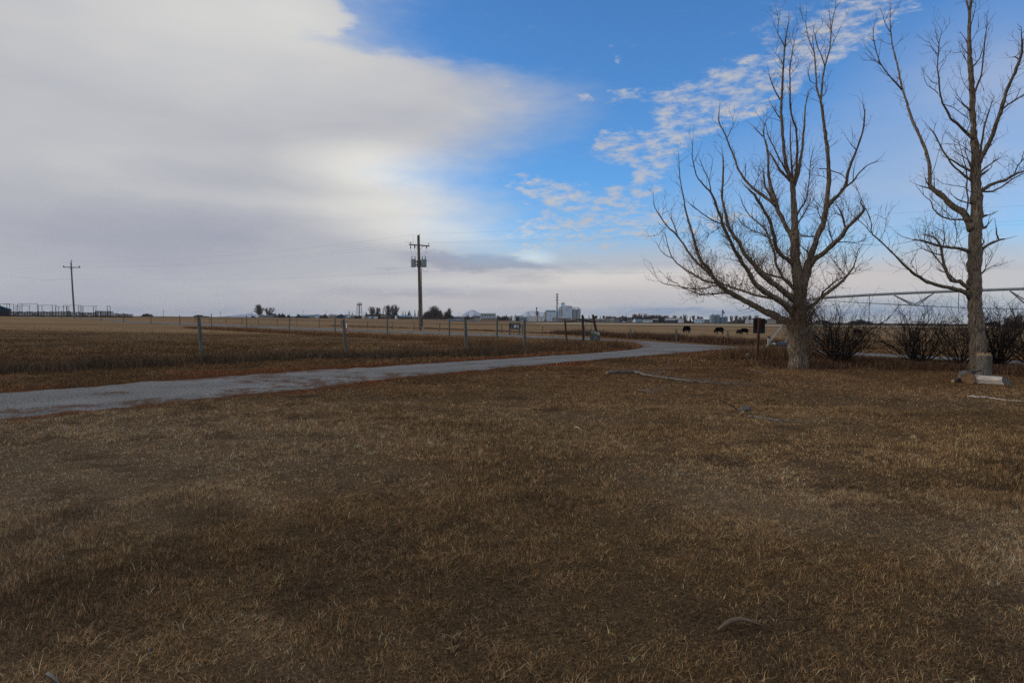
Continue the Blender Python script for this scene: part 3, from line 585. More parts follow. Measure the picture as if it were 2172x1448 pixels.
L1 = [
 ([(1682, 392, 11), (1673, 365, 8), (1667, 347, 8), (1662, 310, 6.5), (1659, 274, 6.5), (1657, 237, 6), (1657, 215, 5.5), (1659, 184, 5), (1662, 142, 4), (1664, 99, 3.5), (1668, 74, 3), (1672, 48, 1.5)], .5),
 ([(1664, 99, 2.5), (1650, 72, 1.8), (1651, 40, 1.4), (1647, 22, 1)], .5),
 ([(1683, 392, 8), (1690, 356, 6), (1691.5, 310, 5), (1689, 274, 4.5), (1680, 250, 4), (1676, 228, 4), (1676, 184, 3.5), (1675, 147, 2.8), (1678, 125, 2.2), (1682, 103, 1.8), (1687, 79, 1)], .7),
 ([(1685, 395, 9), (1695, 356, 7.5), (1701, 320, 5.5), (1703.5, 288, 5), (1706, 264, 4), (1708, 228, 3.2), (1712, 210, 2.5), (1715, 193, 1.8), (1724, 187, 1)], .7),
 ([(1681, 385, 4.5), (1678, 340, 3.8), (1676, 290, 3), (1677, 259, 1.6)], 1),
 ([(1672, 372, 4), (1651, 333, 3.2), (1640, 310, 3), (1629, 287, 2.4), (1625, 268, 1.3)], .8),
 ([(1676, 385, 6), (1655, 362, 5.5), (1645, 345, 5), (1634, 327, 3.5)], .9),
 ([(1683, 512, 12), (1675, 493, 11), (1666, 480, 10.5), (1655, 455, 10), (1645, 433, 10), (1642, 415, 9), (1634, 399, 7.5), (1630, 366, 6), (1629, 329, 5), (1626, 310, 4.5), (1622, 296, 4), (1619, 283, 3)], .7),
 ([(1618, 290, 2.8), (1605, 275, 2.2), (1597, 267, 1.6)], .5),
 ([(1620, 286, 2), (1621, 268, 1.5), (1625, 255, 1)], .5),
 ([(1642, 428, 6), (1633, 412, 5.5), (1622, 393, 5), (1621, 380, 5), (1620, 367, 4)], .8),
 ([(1647, 438, 8), (1637, 428, 7.5), (1625, 420, 7), (1603, 404, 6.5), (1588, 391, 6), (1575.5, 375, 5), (1564, 355, 4.5), (1557, 333, 4), (1546, 307, 3.5), (1539, 288, 3), (1530, 270, 2.8), (1524, 257, 2.2), (1524, 242, 1.6), (1526, 229, 1)], .9),
 ([(1542, 294, 1.8), (1550, 277, 1.5), (1559, 256, .9)], .5),
 ([(1580, 380, 2), (1581, 366, 1.8), (1581, 351, 1.4)], .5),
 ([(1600, 397, 2.6), (1603, 388, 1.8), (1609, 375, 1.2)], .5),
 ([(1683, 562, 10), (1671, 549, 9), (1658, 543, 9), (1648, 529, 8.5), (1641, 499, 8), (1633, 468, 7), (1618.5, 441, 6), (1610, 428, 5.5), (1600, 413, 5.5), (1587, 401, 3.5)], .9),
 ([(1684, 668, 15), (1672, 652, 14), (1655, 638, 13), (1645, 632, 12.5), (1621, 618, 12), (1605, 606, 12), (1597, 597, 11), (1587, 576, 9.5), (1574, 556, 9), (1559, 531, 8.5), (1546, 506, 7), (1536, 486, 6.5), (1529, 463, 6), (1522, 443, 5.5), (1516, 425, 5), (1508, 407, 4), (1495, 396, 3.2), (1477, 374, 2.6), (1468, 332, 2), (1470, 291, 1.2)], .9),
 ([(1508, 407, 3.2), (1504, 384, 2.5), (1492, 358, 2), (1483, 335, 1.2)], .5),
 ([(1504, 384, 1.4), (1509, 360, 1.2), (1512, 340, .8)], .5),
 ([(1688, 640, 14), (1684, 636, 14), (1671, 625, 13.5), (1650, 608, 13.5), (1642, 603, 13), (1615, 581, 11.5), (1595, 558, 10), (1580, 540, 9), (1569, 516, 8.5), (1552, 494, 8), (1544, 480, 8), (1541, 461, 6.5), (1536, 441, 5.5), (1531, 421, 5), (1532, 400, 5), (1534, 366, 4.5), (1534, 333, 3)], .9),
 ([(1529, 475, 3), (1507.5, 465, 2.6), (1486, 450, 2.4), (1466, 434, 2)], .6),
 ([(1530, 478, 2), (1518, 489, 1.4), (1504, 497, .8)], .6),
 ([(1690, 702, 20), (1682, 692, 18), (1671, 684, 16), (1650, 673, 16), (1625, 661, 14), (1600, 648, 13.5), (1567, 632, 12.5), (1542, 617, 11), (1526, 605, 10), (1514, 589, 8), (1506, 574, 7.5), (1493, 561, 7), (1481, 542, 6), (1474, 516, 5.5), (1468, 493, 5), (1461, 470, 4.5), (1455, 450, 4), (1451, 425, 3.2), (1446, 400, 2.5), (1442, 376, 2.2), (1439, 326, 1.2)], 1.0),
 ([(1514, 592, 6), (1501, 577, 6), (1486, 564, 5.5), (1469, 547, 5), (1453, 523, 4.5), (1436, 499, 4), (1415, 480, 3.2), (1403, 463, 2.6), (1391, 445, 2.2), (1386, 431, 1.6), (1386, 413, 1)], 1.1),
 ([(1437, 500, 2.6), (1434.6, 488, 2.2), (1426, 470, 2), (1420, 457, 1.4)], .5),
 ([(1412, 481, 1.4), (1405, 488, 1.2), (1396, 499, 1), (1386, 500, .8)], .5),
 ([(1403, 463, 1.2), (1407, 449, 1), (1406, 435, .8)], .5),
 ([(1518, 601, 5), (1491, 594, 4.5), (1474, 584, 4), (1453, 571, 3.4), (1433, 556, 3), (1423, 542, 2.4), (1415, 516, 1.8), (1412, 498, 1)], 1.1),
 ([(1425, 547, 2), (1413, 542.5, 1.8), (1401, 531, 1.5), (1393, 516, 1)], .8),
 ([(1530, 607, 3.4), (1516, 605, 3), (1501, 610, 2.8), (1479, 614, 2.6), (1453, 610, 2.4), (1431, 605.5, 2.2), (1408, 602, 1.8), (1395, 594, 1.4), (1390, 581, .9)], .9),
 ([(1560, 627, 4), (1539, 621, 3.4), (1509, 624, 3), (1486, 624.5, 2.8), (1466, 617, 2.4), (1446, 610, 2), (1435, 600, 1.4), (1418, 593, 1)], .9),
 ([(1682, 655, 8), (1665, 645, 7), (1640, 633, 6), (1600, 625, 5.5), (1560, 612, 5), (1535, 603, 4)], 1.0),
 ([(1684, 612, 7), (1661, 590, 6), (1650, 568, 5.5), (1645, 557, 5.5), (1642, 533, 5), (1632, 506, 4.5), (1625, 488, 4), (1607, 471, 3.6), (1592, 460, 3), (1577, 438, 2.4), (1570.5, 418, 1.3)], 1.0),
 ([(1686, 612, 6), (1670, 594, 5.5), (1650, 587, 5), (1627, 582, 4.5), (1608, 570, 3.5), (1596, 552, 2)], 1.1),
 ([(1597, 465, 2), (1594, 452, 1.8), (1596, 443, 1)], .5),
 ([(1641, 512, 3), (1618, 496, 2.4), (1598, 492, 1.8), (1580, 480, 1)], .9),
 ([(1699, 640, 20), (1703, 615, 20), (1706, 599, 20), (1714, 562, 17), (1723, 533, 14), (1734, 503, 13), (1746, 471, 13), (1753, 433, 11), (1757, 400, 9.5), (1759, 384, 9.5), (1758, 356, 9), (1756, 320, 8.5), (1752, 292, 7.5), (1748, 264, 7), (1744, 237, 6.5), (1741, 209, 6)], .35),
 ([(1741, 212, 5.5), (1735, 200, 4.5), (1732, 184, 4), (1730, 147, 3.5), (1728, 114, 3.2), (1719, 92, 2.4), (1712, 72, 2), (1709, 46, 1.5), (1711, 24, 1)], .6),
 ([(1727, 112, 2.2), (1725, 98, 2), (1724, 88, 1.2)], .5), ([(1710, 50, 1.2), (1701, 36, 1), (1699, 24, .8)], .5),
 ([(1741, 211, 5.5), (1743, 199, 5), (1745, 166, 4), (1749.5, 142, 3.6), (1754, 125, 3.2), (1760, 105, 3), (1763, 64, 2.4), (1767, 37, 1.8), (1772, 18, 1.4), (1782, 4, .9)], .6),
 ([(1749, 140, 2.6), (1741, 114, 2.2), (1733, 98, 2.2), (1728, 72, 2)], .6), ([(1763, 64, 2), (1760, 37, 1.5), (1758, 17, 1)], .6), ([(1762, 62, 1.5), (1754, 50, 1)], .5),
 ([(1760, 107, 1.5), (1770, 85, 1.2), (1781, 62, .8)], .5),
 ([(1755, 440, 10), (1761, 430, 9), (1776, 415, 8), (1790, 402, 8), (1793, 395, 7.5), (1798, 369, 6), (1806, 344, 5.5), (1817, 318, 4.5), (1828, 288, 4), (1833, 264, 3.6), (1834, 237, 3), (1831, 222, 1.8)], .7),
 ([(1793, 397, 4.5), (1811, 384, 4), (1820, 369, 3), (1841, 349, 2.4), (1855, 344.6, 1.8), (1863, 339, 1)], .7),
 ([(1815, 317, 2.2), (1808, 310, 2), (1801, 300, 1.3)], .5), ([(1809, 384, 2.2), (1810, 365, 1.8), (1813, 350, 1.2)], .6),
 ([(1762, 362, 3), (1774, 366, 2.4), (1785, 369, 2), (1794, 379, 1.6)], .6), ([(1758, 358, 2.4), (1745, 358, 2), (1738, 358, 1.6)], .6), ([(1756, 380, 1.6), (1744, 373, 1.4), (1730, 372, .9)], .6),
 ([(1712, 585, 14), (1718, 565, 12.5), (1726, 552, 12), (1746, 538, 11), (1769, 516, 10.5), (1787, 499, 10), (1794, 484, 9), (1814, 466, 7.5), (1828, 452, 7), (1834, 441, 6)], .7),
 ([(1833, 443, 4), (1828, 435, 2.8), (1826, 429, 2)], .5),
 ([(1793, 484, 5), (1789, 465, 4.5), (1784, 451, 3.6), (1777, 438, 2)], .7), ([(1788, 458, 3), (1780, 455, 2.4), (1774, 453, 1.6)], .6),
 ([(1772, 514, 2.8), (1796, 513, 2.2), (1812, 515, 1.5), (1832, 511, .9)], .8), ([(1767, 514, 3), (1763, 500, 2.4), (1758, 480, 1.8), (1754, 462, 1)], .9),
 ([(1734, 502, 4.5), (1729, 501, 4), (1716, 502, 3.4), (1701, 501, 3), (1695, 495, 2)], .8),
 ([(1719, 541, 3.5), (1708, 530, 2.6), (1697, 520, 1.6)], .9), ([(1742, 464, 3), (1736, 452, 2.4), (1733, 438, 1.5)], .9),
 ([(1703, 660, 11), (1711, 654, 9.5), (1731, 643, 8.5), (1747.5, 626, 7.5), (1769, 611, 7), (1791, 593, 6), (1802, 578, 5), (1810.5, 566, 3.4), (1817, 546, 2.2), (1820, 531, 1)], .8),
 ([(1742, 630, 4.5), (1744, 621, 4), (1762, 605, 3.6), (1774, 595, 2.8), (1791, 588, 1.8)], .8), ([(1797, 585, 2.4), (1786, 577, 1.8), (1776, 565, 1.2), (1769, 548, .8)], .8), ([(1805, 580, 1.6), (1813, 577, 1.2), (1822, 573, .8)], .5), ([(1802, 580, 1.6), (1797, 570, 1.2), (1791, 548, .8)], .5),
 ([(1700, 705, 8), (1710, 690, 5), (1717, 675, 3), (1727, 660, 2.4), (1738, 644, 1.4)], .8),
 ([(1689, 465, 5), (1693, 450, 4.5), (1703, 436, 3.6), (1711, 421, 3), (1714, 400, 2.6), (1717, 375, 2.2), (1719, 345, 1.8), (1723, 325, 1.4), (1728, 310, .8)], .8),
 ([(1690, 480, 4), (1694, 471, 3.4), (1708, 450, 2.6), (1718.5, 427, 1.3)], .8),
 ([(1655, 212, 3.6), (1646, 196, 3), (1638, 180, 2.6), (1632, 160, 2)], .6), ([(1660, 137, 2), (1657, 128, 1.7), (1645, 114, 1)], .5), ([(1657, 254, 3.6), (1648, 243, 3), (1640, 228, 2.6)], .6),
 ([(1730, 178, 1.8), (1719, 173, 1.4), (1716, 162, .9)], .5), ([(1665, 100, 2), (1672, 90, 1.4), (1682, 76, .8)], .5), ([(1663, 100, 1.6), (1668, 70, 1.6), (1673, 48, 1)], .5),
 ([(1676, 140, 1.4), (1684, 138, 1.2), (1689, 125, .8)], .5), ([(1676, 158, 1.4), (1686, 148, 1.2), (1694, 137, .8)], .5), ([(1745, 205, 1.8), (1753, 195, 1.4), (1756, 175, .9)], .5),
 ([(1592, 648, 3), (1587, 655, 2.2), (1580, 657, 1.2)], .4),
]
def z1(x, y):
    d = .40
    if 1470 < x < 1680 and 470 < y < 640: d = 3.2
    if 1600 < x < 1720 and 350 < y < 480: d = 1.5
    if 1700 < x < 1830 and 430 < y < 620: d = 1.7
    if 1700 < x < 1760 and 600 < y < 700: d = 1.4
    if 1600 < x < 1690 and 600 < y < 690: d = 1.7
    if y < 330: d = .45
    if x < 1460: d = .45
    return d
b1 = onG(1693, Y1)
t1, tips1, off1 = big_tree('bare_tree', 'wide spreading bare tree with many crooked limbs and dense twigs, left of the two', b1, T1, L1, Y1, z1,
    [(1685, 700, 130, 1.0), (1700, 690, 110, 1.0), (1690, 735, 150, 1.0), (1703, 735, 60, .8), (1694, 650, 60, .9), (1683, 600, 26, .7), (1700, 560, 26, .7), (1665, 560, 14, .8), (1720, 690, 30, .8)], .75)
lf = MB()
for tp in tips1:
    q = tp+off1; c = q-Vector((0, 0, CAM_H)); f_ = c.dot(fwd); sx = 1086+FPX*c.dot(rt)/f_; sy = 724-FPX*c.dot(up)/f_
    pr = .45 if (1455 < sx < 1640 and 510 < sy < 640) else .25 if (sx > 1700 and 540 < sy < 680) else .02
    if random.random() < pr:
        for _ in range(random.choice((1, 1, 2))):
            a = rnd_unit()*random.uniform(.025, .045); b = rnd_unit()*.03; o_ = tp+rnd_unit()*.04
            lf.tri(o_, o_+a+b*.5, o_+a*1.8, o_+a-b*.5)
lf.build('dry_leaves', M['leaf'], t1)

Y2 = 22.2
T2 = [(2077, 795, 37), (2076, 775, 34), (2075, 750, 32), (2074, 720, 30), (2071, 690, 29.5), (2069, 660, 29), (2067, 640, 28.5), (2067, 566, 27), (2068, 520, 27.5), (2070, 490, 25), (2072, 460, 23), (2072, 420, 22.5), (2070, 395, 21), (2069, 370, 20.5), (2071, 346, 17.5), (2069, 320, 15.5), (2066.5, 297, 14), (2065, 265, 12.5), (2063, 235, 12.5), (2062, 200, 12), (2061, 175, 11), (2059, 150, 10.5), (2057, 120, 9.5), (2056, 85, 8), (2056.5, 50, 7), (2056.5, 22, 7)]
L2 = [
 ([(2056, 24, 5), (2052, 10, 4), (2047, -8, 3.4), (2044, -60, 1.5)], .5), ([(2057, 24, 6), (2060, 8, 5.4), (2060, -20, 4.5), (2066, -90, 1.5)], .5), ([(2058, 60, 2), (2066, 30, 1.6), (2070, 8, 1)], .5),
 ([(2063, 488, 18), (2052, 466, 15), (2042, 450, 14.5), (2022, 440, 13), (2006, 423, 12.5), (1986, 408, 11.5), (1973, 396, 10), (1972, 375, 8), (1971, 346, 8), (1963, 317, 7), (1950, 286, 6.5), (1937, 260, 6), (1927, 232, 5.5), (1923, 214, 5), (1913, 187, 4.5), (1906, 151, 4), (1899, 120, 3.5), (1893, 99, 3), (1889, 68.5, 2.4), (1888, 34, 1.6), (1890, 12, .9)], .7),
 ([(1913, 190, 4), (1891, 166, 3.5), (1879, 152, 3), (1867, 135, 2.6), (1858, 106, 2.2), (1852, 79, 1.8), (1853, 58, 1.4), (1856.5, 43, .9)], .8), ([(1867, 136, 1.8), (1856.5, 127, 1.4), (1851, 118, .9)], .5), ([(1888, 68, 2), (1877, 50, 1.6), (1871, 27, .9)], .5),
 ([(1975, 400, 4), (1966, 398, 3.6), (1950, 394, 2.6)], .5), ([(1970, 393, 3), (1964, 385, 2.6), (1962, 376, 1.6)], .5), ([(1981, 400, 3), (1982, 385, 2)], .4), ([(1976, 370, 2), (1984, 350, 1.5), (1990, 325, .9)], .7),
 ([(2058, 632, 13), (2050, 622, 10.5), (2032, 614, 9.5), (2012, 609, 8.5), (1992, 605.5, 8), (1969, 599, 7), (1949, 587, 6.5), (1933, 576, 6), (1913, 557, 5), (1894.6, 537.5, 4), (1870, 514, 3.4), (1847, 494, 2.8), (1849, 475, 2.2), (1845, 463, 2), (1838, 446, 1.8), (1828, 425, 1.5), (1820, 405, 1.2), (1813, 388, .9)], .8),
 ([(1847, 494, 2.2), (1836.6, 480, 1.8), (1820, 466, 1.5), (1802, 452, 1), (1794, 430, .8)], .8), ([(1867, 509, 1.2), (1876, 490, 1), (1883, 456, .7)], .5), ([(1949, 586, 1.6), (1943, 573, 1.3), (1931, 560, .8)], .5),
 ([(2058, 614, 11), (2052, 609, 10), (2037, 597, 9), (2019, 597, 8), (2010.6, 584, 7), (2004, 566, 6.5), (1999, 544, 6), (1995.7, 523, 5), (1989, 513, 4), (1984, 504, 3.4), (1964, 498, 2)], .8),
 ([(2030, 597, 4.5), (2008, 577, 4), (1998, 562, 3.4), (1982, 542.5, 2.8), (1974, 528, 2.2), (1961, 514, 1.8), (1961, 496, 1.4), (1972, 473, .8)], 1.0), ([(2008, 578, 3), (1998, 576, 2.4), (1988, 571, 1.5)], .6), ([(1996, 541, 3.4), (1980, 537, 2.6), (1962, 530, 2.2), (1947, 521, 1.2)], .9),
 ([(2056, 533, 9), (2049.5, 531, 7.5), (2025.5, 526, 6.5), (2002, 523.5, 6), (1981, 518, 5.5), (1957.5, 511, 4.5), (1934, 508, 2.2)], .8), ([(2000, 522, 3), (2004, 505, 2.4), (2002, 492, 1.8)], .8), ([(2024, 524, 1.8), (2029, 510, 1.5), (2029, 490, 1.1), (2026, 470, .7)], .7),
 ([(2052, 468, 6), (2044, 466, 4.5), (2019, 466, 4), (1999, 461, 3.5), (1986, 451, 3), (1977.4, 440, 2.4), (1976, 426.5, 2), (1961, 416.6, 1.6), (1948, 399, .9)], .8), ([(2020, 463, 2), (2008, 450, 1.6), (1996, 441, 1.2), (1990, 430, .8)], .8),
 ([(2062, 432, 5), (2058.6, 431, 4), (2049, 429, 3.2), (2034, 425, 3), (2023, 416, 2)], .6),
 ([(2048, 458, 4), (2050, 450, 3.6), (2054, 425, 3.6), (2050, 400, 3.2), (2051, 378, 3), (2048.5, 354, 2.6), (2039, 321.6, 1.8), (2034, 300, 1)], .9),
 ([(2064, 386, 7), (2058, 381.5, 6), (2043.7, 372, 5.5), (2027.5, 357, 4.5), (2016, 346, 4), (2014, 339, 4), (2000, 320, 3.8), (1990, 300, 3.4), (1979, 279, 2.8), (1971, 271, 2)], .7), ([(2068, 368, 6), (2061.5, 364, 5.5), (2042, 354, 4.8), (2026, 344, 4), (2012, 336, 3.2)], .7), ([(2062, 360, 4.5), (2058, 350, 4.5), (2054, 340, 4)], .4),
 ([(2066, 302, 8), (2060, 291, 7), (2050, 281, 6.5), (2031, 263, 5.8), (2014.5, 250, 5.2), (2010, 237, 4.5), (2000, 221, 4), (1993.5, 197, 3.6), (1991, 163, 3.2), (1988, 145.5, 2.8), (1990, 113, 2.4), (1992, 91, 1.8), (1997, 67, 1)], .7),
 ([(1990, 199, 2.2), (1981.5, 190, 2), (1969.5, 184, 1.5), (1962.6, 173, .9)], .5), ([(1988, 178, 2), (1974.6, 173, 1.6), (1968, 163, 1)], .5), ([(1988, 115, 1.8), (1978, 104.5, 1.5), (1972, 91, 1)], .5), ([(1992, 92, 1.2), (1986, 80, 1), (1985, 70, .7)], .5), ([(2003, 222, 2), (2022, 228, 1.8), (2032, 236, 1.6), (2048, 247, 2)], .5),
 ([(2060, 238, 5.5), (2052, 229, 4.5), (2043, 222, 4)], .4), ([(2044, 221, 1.8), (2036, 210, 1.4), (2024, 193, .8)], .5),
 ([(2072, 350, 13), (2078, 338, 12), (2089, 320, 10.5), (2103.6, 291, 9.5), (2115, 257, 8.5), (2125, 227.5, 8.5), (2131, 207, 7.5), (2136, 192, 7), (2149, 163, 6.5), (2161, 133.6, 6), (2168, 112, 6), (2168, 84, 5)], .7),
 ([(2122, 234, 4.5), (2130, 228, 4), (2144, 218, 3.6), (2172, 201.6, 3), (2205, 182, 1.4)], .8),
 ([(2078, 335, 5.5), (2080, 320, 5), (2083, 298, 4.5), (2087, 270, 4), (2095.5, 242, 3.6), (2101, 227, 2.6)], .8),
 ([(2078, 366, 5), (2081, 364, 4), (2095.5, 352, 3.4), (2120, 334.5, 2)], .7), ([(2076, 374, 8), (2082.5, 369, 6), (2096, 361, 4)], .6), ([(2164, 128, 3), (2150, 118, 2.4), (2143, 122, 1.2)], .5),
 ([(2076, 405, 11), (2082.5, 402.6, 9), (2095.5, 396, 7), (2112, 388, 6.5), (2133, 381.5, 6), (2152, 370, 5), (2172, 363, 4), (2200, 350, 2)], .8), ([(2080, 405, 6), (2086, 406, 4.5), (2104, 406.6, 4), (2125, 396, 3.4), (2144, 381.5, 3), (2172, 367, 2), (2195, 362, 1)], .9), ([(2152, 368, 3), (2159, 351, 2.6), (2172, 337, 1.8), (2190, 318, 1)], .8),
 ([(2074, 540, 9), (2082, 531, 7), (2088.5, 522.6, 6), (2102, 516, 5.5), (2118, 509, 4.8), (2131, 507, 3)], .6), ([(2118, 508, 4), (2113, 494.5, 3.4), (2113, 483, 2.6)], .5),
 ([(2076, 585, 4.5), (2082, 580, 3.6), (2092, 571, 2.6), (2115, 560, 1.2)], .6), ([(2084, 577, 1.2), (2098, 558, 1), (2107, 540, .7)], .5),
 ([(2080, 462, 7), (2087, 458, 6), (2094, 456, 4)], .4), ([(2083, 484, 6), (2091, 482, 6), (2093, 479, 5)], .3), ([(2083, 520, 3), (2087, 513, 3), (2084, 506, 2)], .3),
 ([(2062, 212, 5), (2067, 203, 4.5), (2070.5, 188, 4.2), (2081, 163, 3.6), (2086, 120, 2.8), (2089.4, 82, 2.2), (2094.5, 46, 1)], .7), ([(2060, 146, 3.5), (2064.5, 141, 3), (2079, 123, 2.4), (2086, 96, 1)], .6), ([(2056, 100, 3), (2049, 85, 3.4)], .3), ([(2055, 118, 3), (2050, 111, 3.2)], .3),
 ([(2059, 92, 1.5), (2068, 75, 1.2), (2075, 60, .8)], .5), ([(2058, 150, 1.8), (2048, 125, 1.4), (2040, 100, .8)], .7), ([(2058, 196, 1.5), (2046, 180, 1.3), (2038, 160, .8)], .7),
 ([(2060, 408, 1.6), (2045, 397, 1.8), (2020, 393, 1.6), (2000, 390, 1.3), (1985, 380, .8)], .7), ([(2062, 325, 2), (2045, 312, 1.6), (2025, 300, 1.2), (2010, 285, .8)], .9), ([(2060, 345, 1.6), (2040, 330, 1.2), (2022, 318, .8)], .8), ([(2058, 583, 2), (2050, 575, 1.6), (2046, 560, 1)], .7),
]
def z2(x, y):
    d = .35
    if y < 240: d = .55
    if 1930 < x < 2060 and 440 < y < 590: d = .85
    if 2090 < x and 200 < y < 420: d = .75
    if 2030 < x < 2075 and 230 < y < 360: d = .6
    return d
b2 = onG(2077, Y2)
t2, tips2, off2 = big_tree('bare_tree', 'tall straight-trunked bare tree with few limbs beside the stump and logs', b2, T2, L2, Y2, z2,
    [(2055, 300, 10, .6), (2050, 350, 8, .6), (2078, 250, 6, .6), (2056, 560, 8, .5), (2086, 560, 5, .4), (2088, 320, 6, .5), (2057, 130, 5, .4), (2050, 240, 6, .5)], .75)

# ------------------------------------------------------------------ bare shrubs
def shrub(px, Y, wpx, top, label, n, leanx=0.0, seedn=1):
    random.seed(seedn); b = onG(px, Y); t = empty('bare_shrub', b, label, 'shrub', 'bare shrubs along the yard edge')
    Hh = (at(px, top, Y)-b).z; Wd = wpx/1448*Y/2; mb = MB()
    for i in range(n):
        a = random.uniform(0, 2*math.pi); el_ = random.uniform(.12, 1)**.6; 
        d = Vector((math.cos(a)*(1-el_*.75)+leanx*.35, math.sin(a)*(1-el_*.75)*.8, .25+el_)).normalized()
        L_ = (Hh*.98/max(d.z, .45))*random.uniform(.5, 1.0)
        if abs(d.x)*L_ > Wd*1.15: L_ = Wd*1.15/abs(d.x)*random.uniform(.8, 1)
        p = Vector((math.cos(a)*random.uniform(0, .22), math.sin(a)*random.uniform(0, .2), -.03)); r = random.uniform(.012, .027)
        P = [p]; Rr = [r]; seg = 9
        for k in range(seg):
            d = (d + rnd_unit()*.30 + UPV*.03 + Vector((d.x*.08, 0, 0))).normalized(); p = p+d*L_/seg; P.append(p); Rr.append(r*(1-.72*(k+1)/seg))
            if k >= 3:
                for _ in range(2 if random.random() < .4 else 1):
                    dd = (d + rnd_unit()*.85 + UPV*.12).normalized()
                    gnarl(mb, p, dd, L_*random.uniform(.16, .44), max(Rr[-1]*.6, .008), 6, .03, .30, 1, 3, .34)
        mb.tube(P, Rr, 5, cap=False)
    mb.build('stems', M['shrub'], t)
    return t
shrub(1782, 25.5, 165, 648, 'low bare shrub just right of the spreading tree, wide at the top', 78, 0, 11)
shrub(1948, 26, 150, 650, 'bare shrub midway between the two tall trees, fan of dark stems', 60, 0, 12)
shrub(2042, 26.5, 110, 632, 'bare leaning shrub close to the left of the straight tree trunk', 40, -.5, 13)
shrub(2118, 26.5, 150, 648, 'bare shrub right behind the upright stump', 60, .1, 14)
shrub(2190, 27.5, 150, 655, 'bare shrub cut by the right edge of the picture', 50, 0, 15)
random.seed(99)

# ------------------------------------------------------------------ fences
def fence_obj(label, spots, heights, r, wires, postmat='post', leans=None, wr=.006, tops=None, name='wire_fence', zsag=.02, skip_last=False):
    b = Vector((spots[0][0], spots[0][1], 0)); t = empty(name, b, label, 'fence')
    tp = []
    for i, (x, y) in enumerate(spots):
        z = Hf(x, y); h = heights[i] if isinstance(heights, (list, tuple)) else heights*random.uniform(.94, 1.05)
        lx = leans[i] if leans else random.uniform(-.05, .05); ly = random.uniform(-.04, .04)
        base = Vector((x, y, z-.1)); top = Vector((x+lx*h, y+ly*h, z+h)); tp.append((Vector((x, y, z)), top))
        rr = r*random.uniform(.85, 1.15)
        if skip_last and i == len(spots)-1: continue
        mb = MB(); mb.tube([base-b, (base+top)/2-b, top-b], [rr*1.06, rr, rr*.95], 9, jit=.06)
        mb.build('post', M[postmat], t, smooth=False)
    for wh in wires:
        mb = MB()
        for (b0, t0), (b1_, t1_) in zip(tp, tp[1:]):
            if (b1_-b0).length > 150: continue
            f0 = wh/max(.1, (t0-b0).z); f1 = wh/max(.1, (t1_-b1_).z)
            a = b0.lerp(t0, min(f0, .98)); c = b1_.lerp(t1_, min(f1, .98)); P = []
            for k in range(9):
                q = a.lerp(c, k/8); q.z -= zsag*4*(k/8)*(1-k/8)*random.uniform(.8, 1.2); P.append(q-b)
            mb.tube(P, wr, 4, cap=False)
        mb.build('wire_strand', M['wire'], t)
    return t
nf = nearF
def ht(px_top, py_top, x, y):
    d = ray(px_top, py_top); tt = y/d.y; return CAM_H+d.z*tt-Hf(x, y)
hts = [1.6, 1.6, ht(423, 670, *nf[2]), ht(725, 677, *nf[3]), ht(984, 677, *nf[4]), ht(1110, 679, *nf[5])]
fence_obj('wire fence of leaning weathered posts along the near side of the gravel driveway', nf + [gp(1203, 731)], hts + [1.3], .068, (.4, .72, 1.07, 1.36), leans=[.02, .02, -.07, -.09, -.05, -.02, 0], wr=.0035, zsag=.03, skip_last=True)
rf = roadF[1:]
rt_h = [1.55]*8 + [1.6, 1.6, 1.55, 1.5, 1.55, 1.45, 1.5, 1.45, 1.45]
tops = {449: 665, 523: 669, 613: 674, 711: 675, 822: 676.5, 953: 678, 1054: 676}
rh = []
for (x, y), pxx in zip(rf, [22, 57, 92, 130, 170, 214, 262, 320, 382, 449, 523, 613, 711, 822, 953, 1054]):
    rh.append(ht(pxx, tops[pxx], x, y) if pxx in tops else 1.5)
fence_obj('wire fence of grey wooden posts along the near side of the gravel road', [(-160, 220), (-185, 250)][::-1] + rf + [gp(1205, 729)], [1.5, 1.5] + rh + [1.3], .06, (.5, .9, 1.3), wr=.006, skip_last=True)
ff = [(414, 682.5, 675), (445, 683.5, 675.5), (479, 686, 674.5), (513, 687, 674), (548, 688.5, 676), (588, 690, 676), (630, 691.5, 677), (677, 694, 676.5), (724, 695, 679), (779, 697, 681), (833, 699, 681), (878, 700.5, 682), (932, 703, 684), (985, 705, 686), (1064, 707, 688), (1151, 709, 692), (1240, 714, 694)]
sp_ = [gp(a, b_) for a, b_, c_ in ff]; sh_ = [max(.9, min(1.6, ht(a, c_, *s))) for (a, b_, c_), s in zip(ff, sp_)]
sp2 = [gp(1338, 717.5), gp(1435, 724), gp(1543, 731)]; sh2 = [ht(1338, 696.5, *sp2[0]), ht(1435, 697.5, *sp2[1]), ht(1543, 701, *sp2[2])]
e = Vector(sp2[-1])+(Vector(sp2[-1])-Vector(sp2[-2])).normalized()*7.5
more = [tuple(e), tuple(e+(Vector(sp2[-1])-Vector(sp2[-2])).normalized()*7.5), tuple(e+(Vector(sp2[-1])-Vector(sp2[-2])).normalized()*15), tuple(e+(Vector(sp2[-1])-Vector(sp2[-2])).normalized()*23)]
fence_obj('wire fence of short dark green-grey posts on the far side of the gravel road', sp_ + sp2 + more, sh_ + sh2 + [1.25]*4, .055, (.55, 1.0), wr=.006)

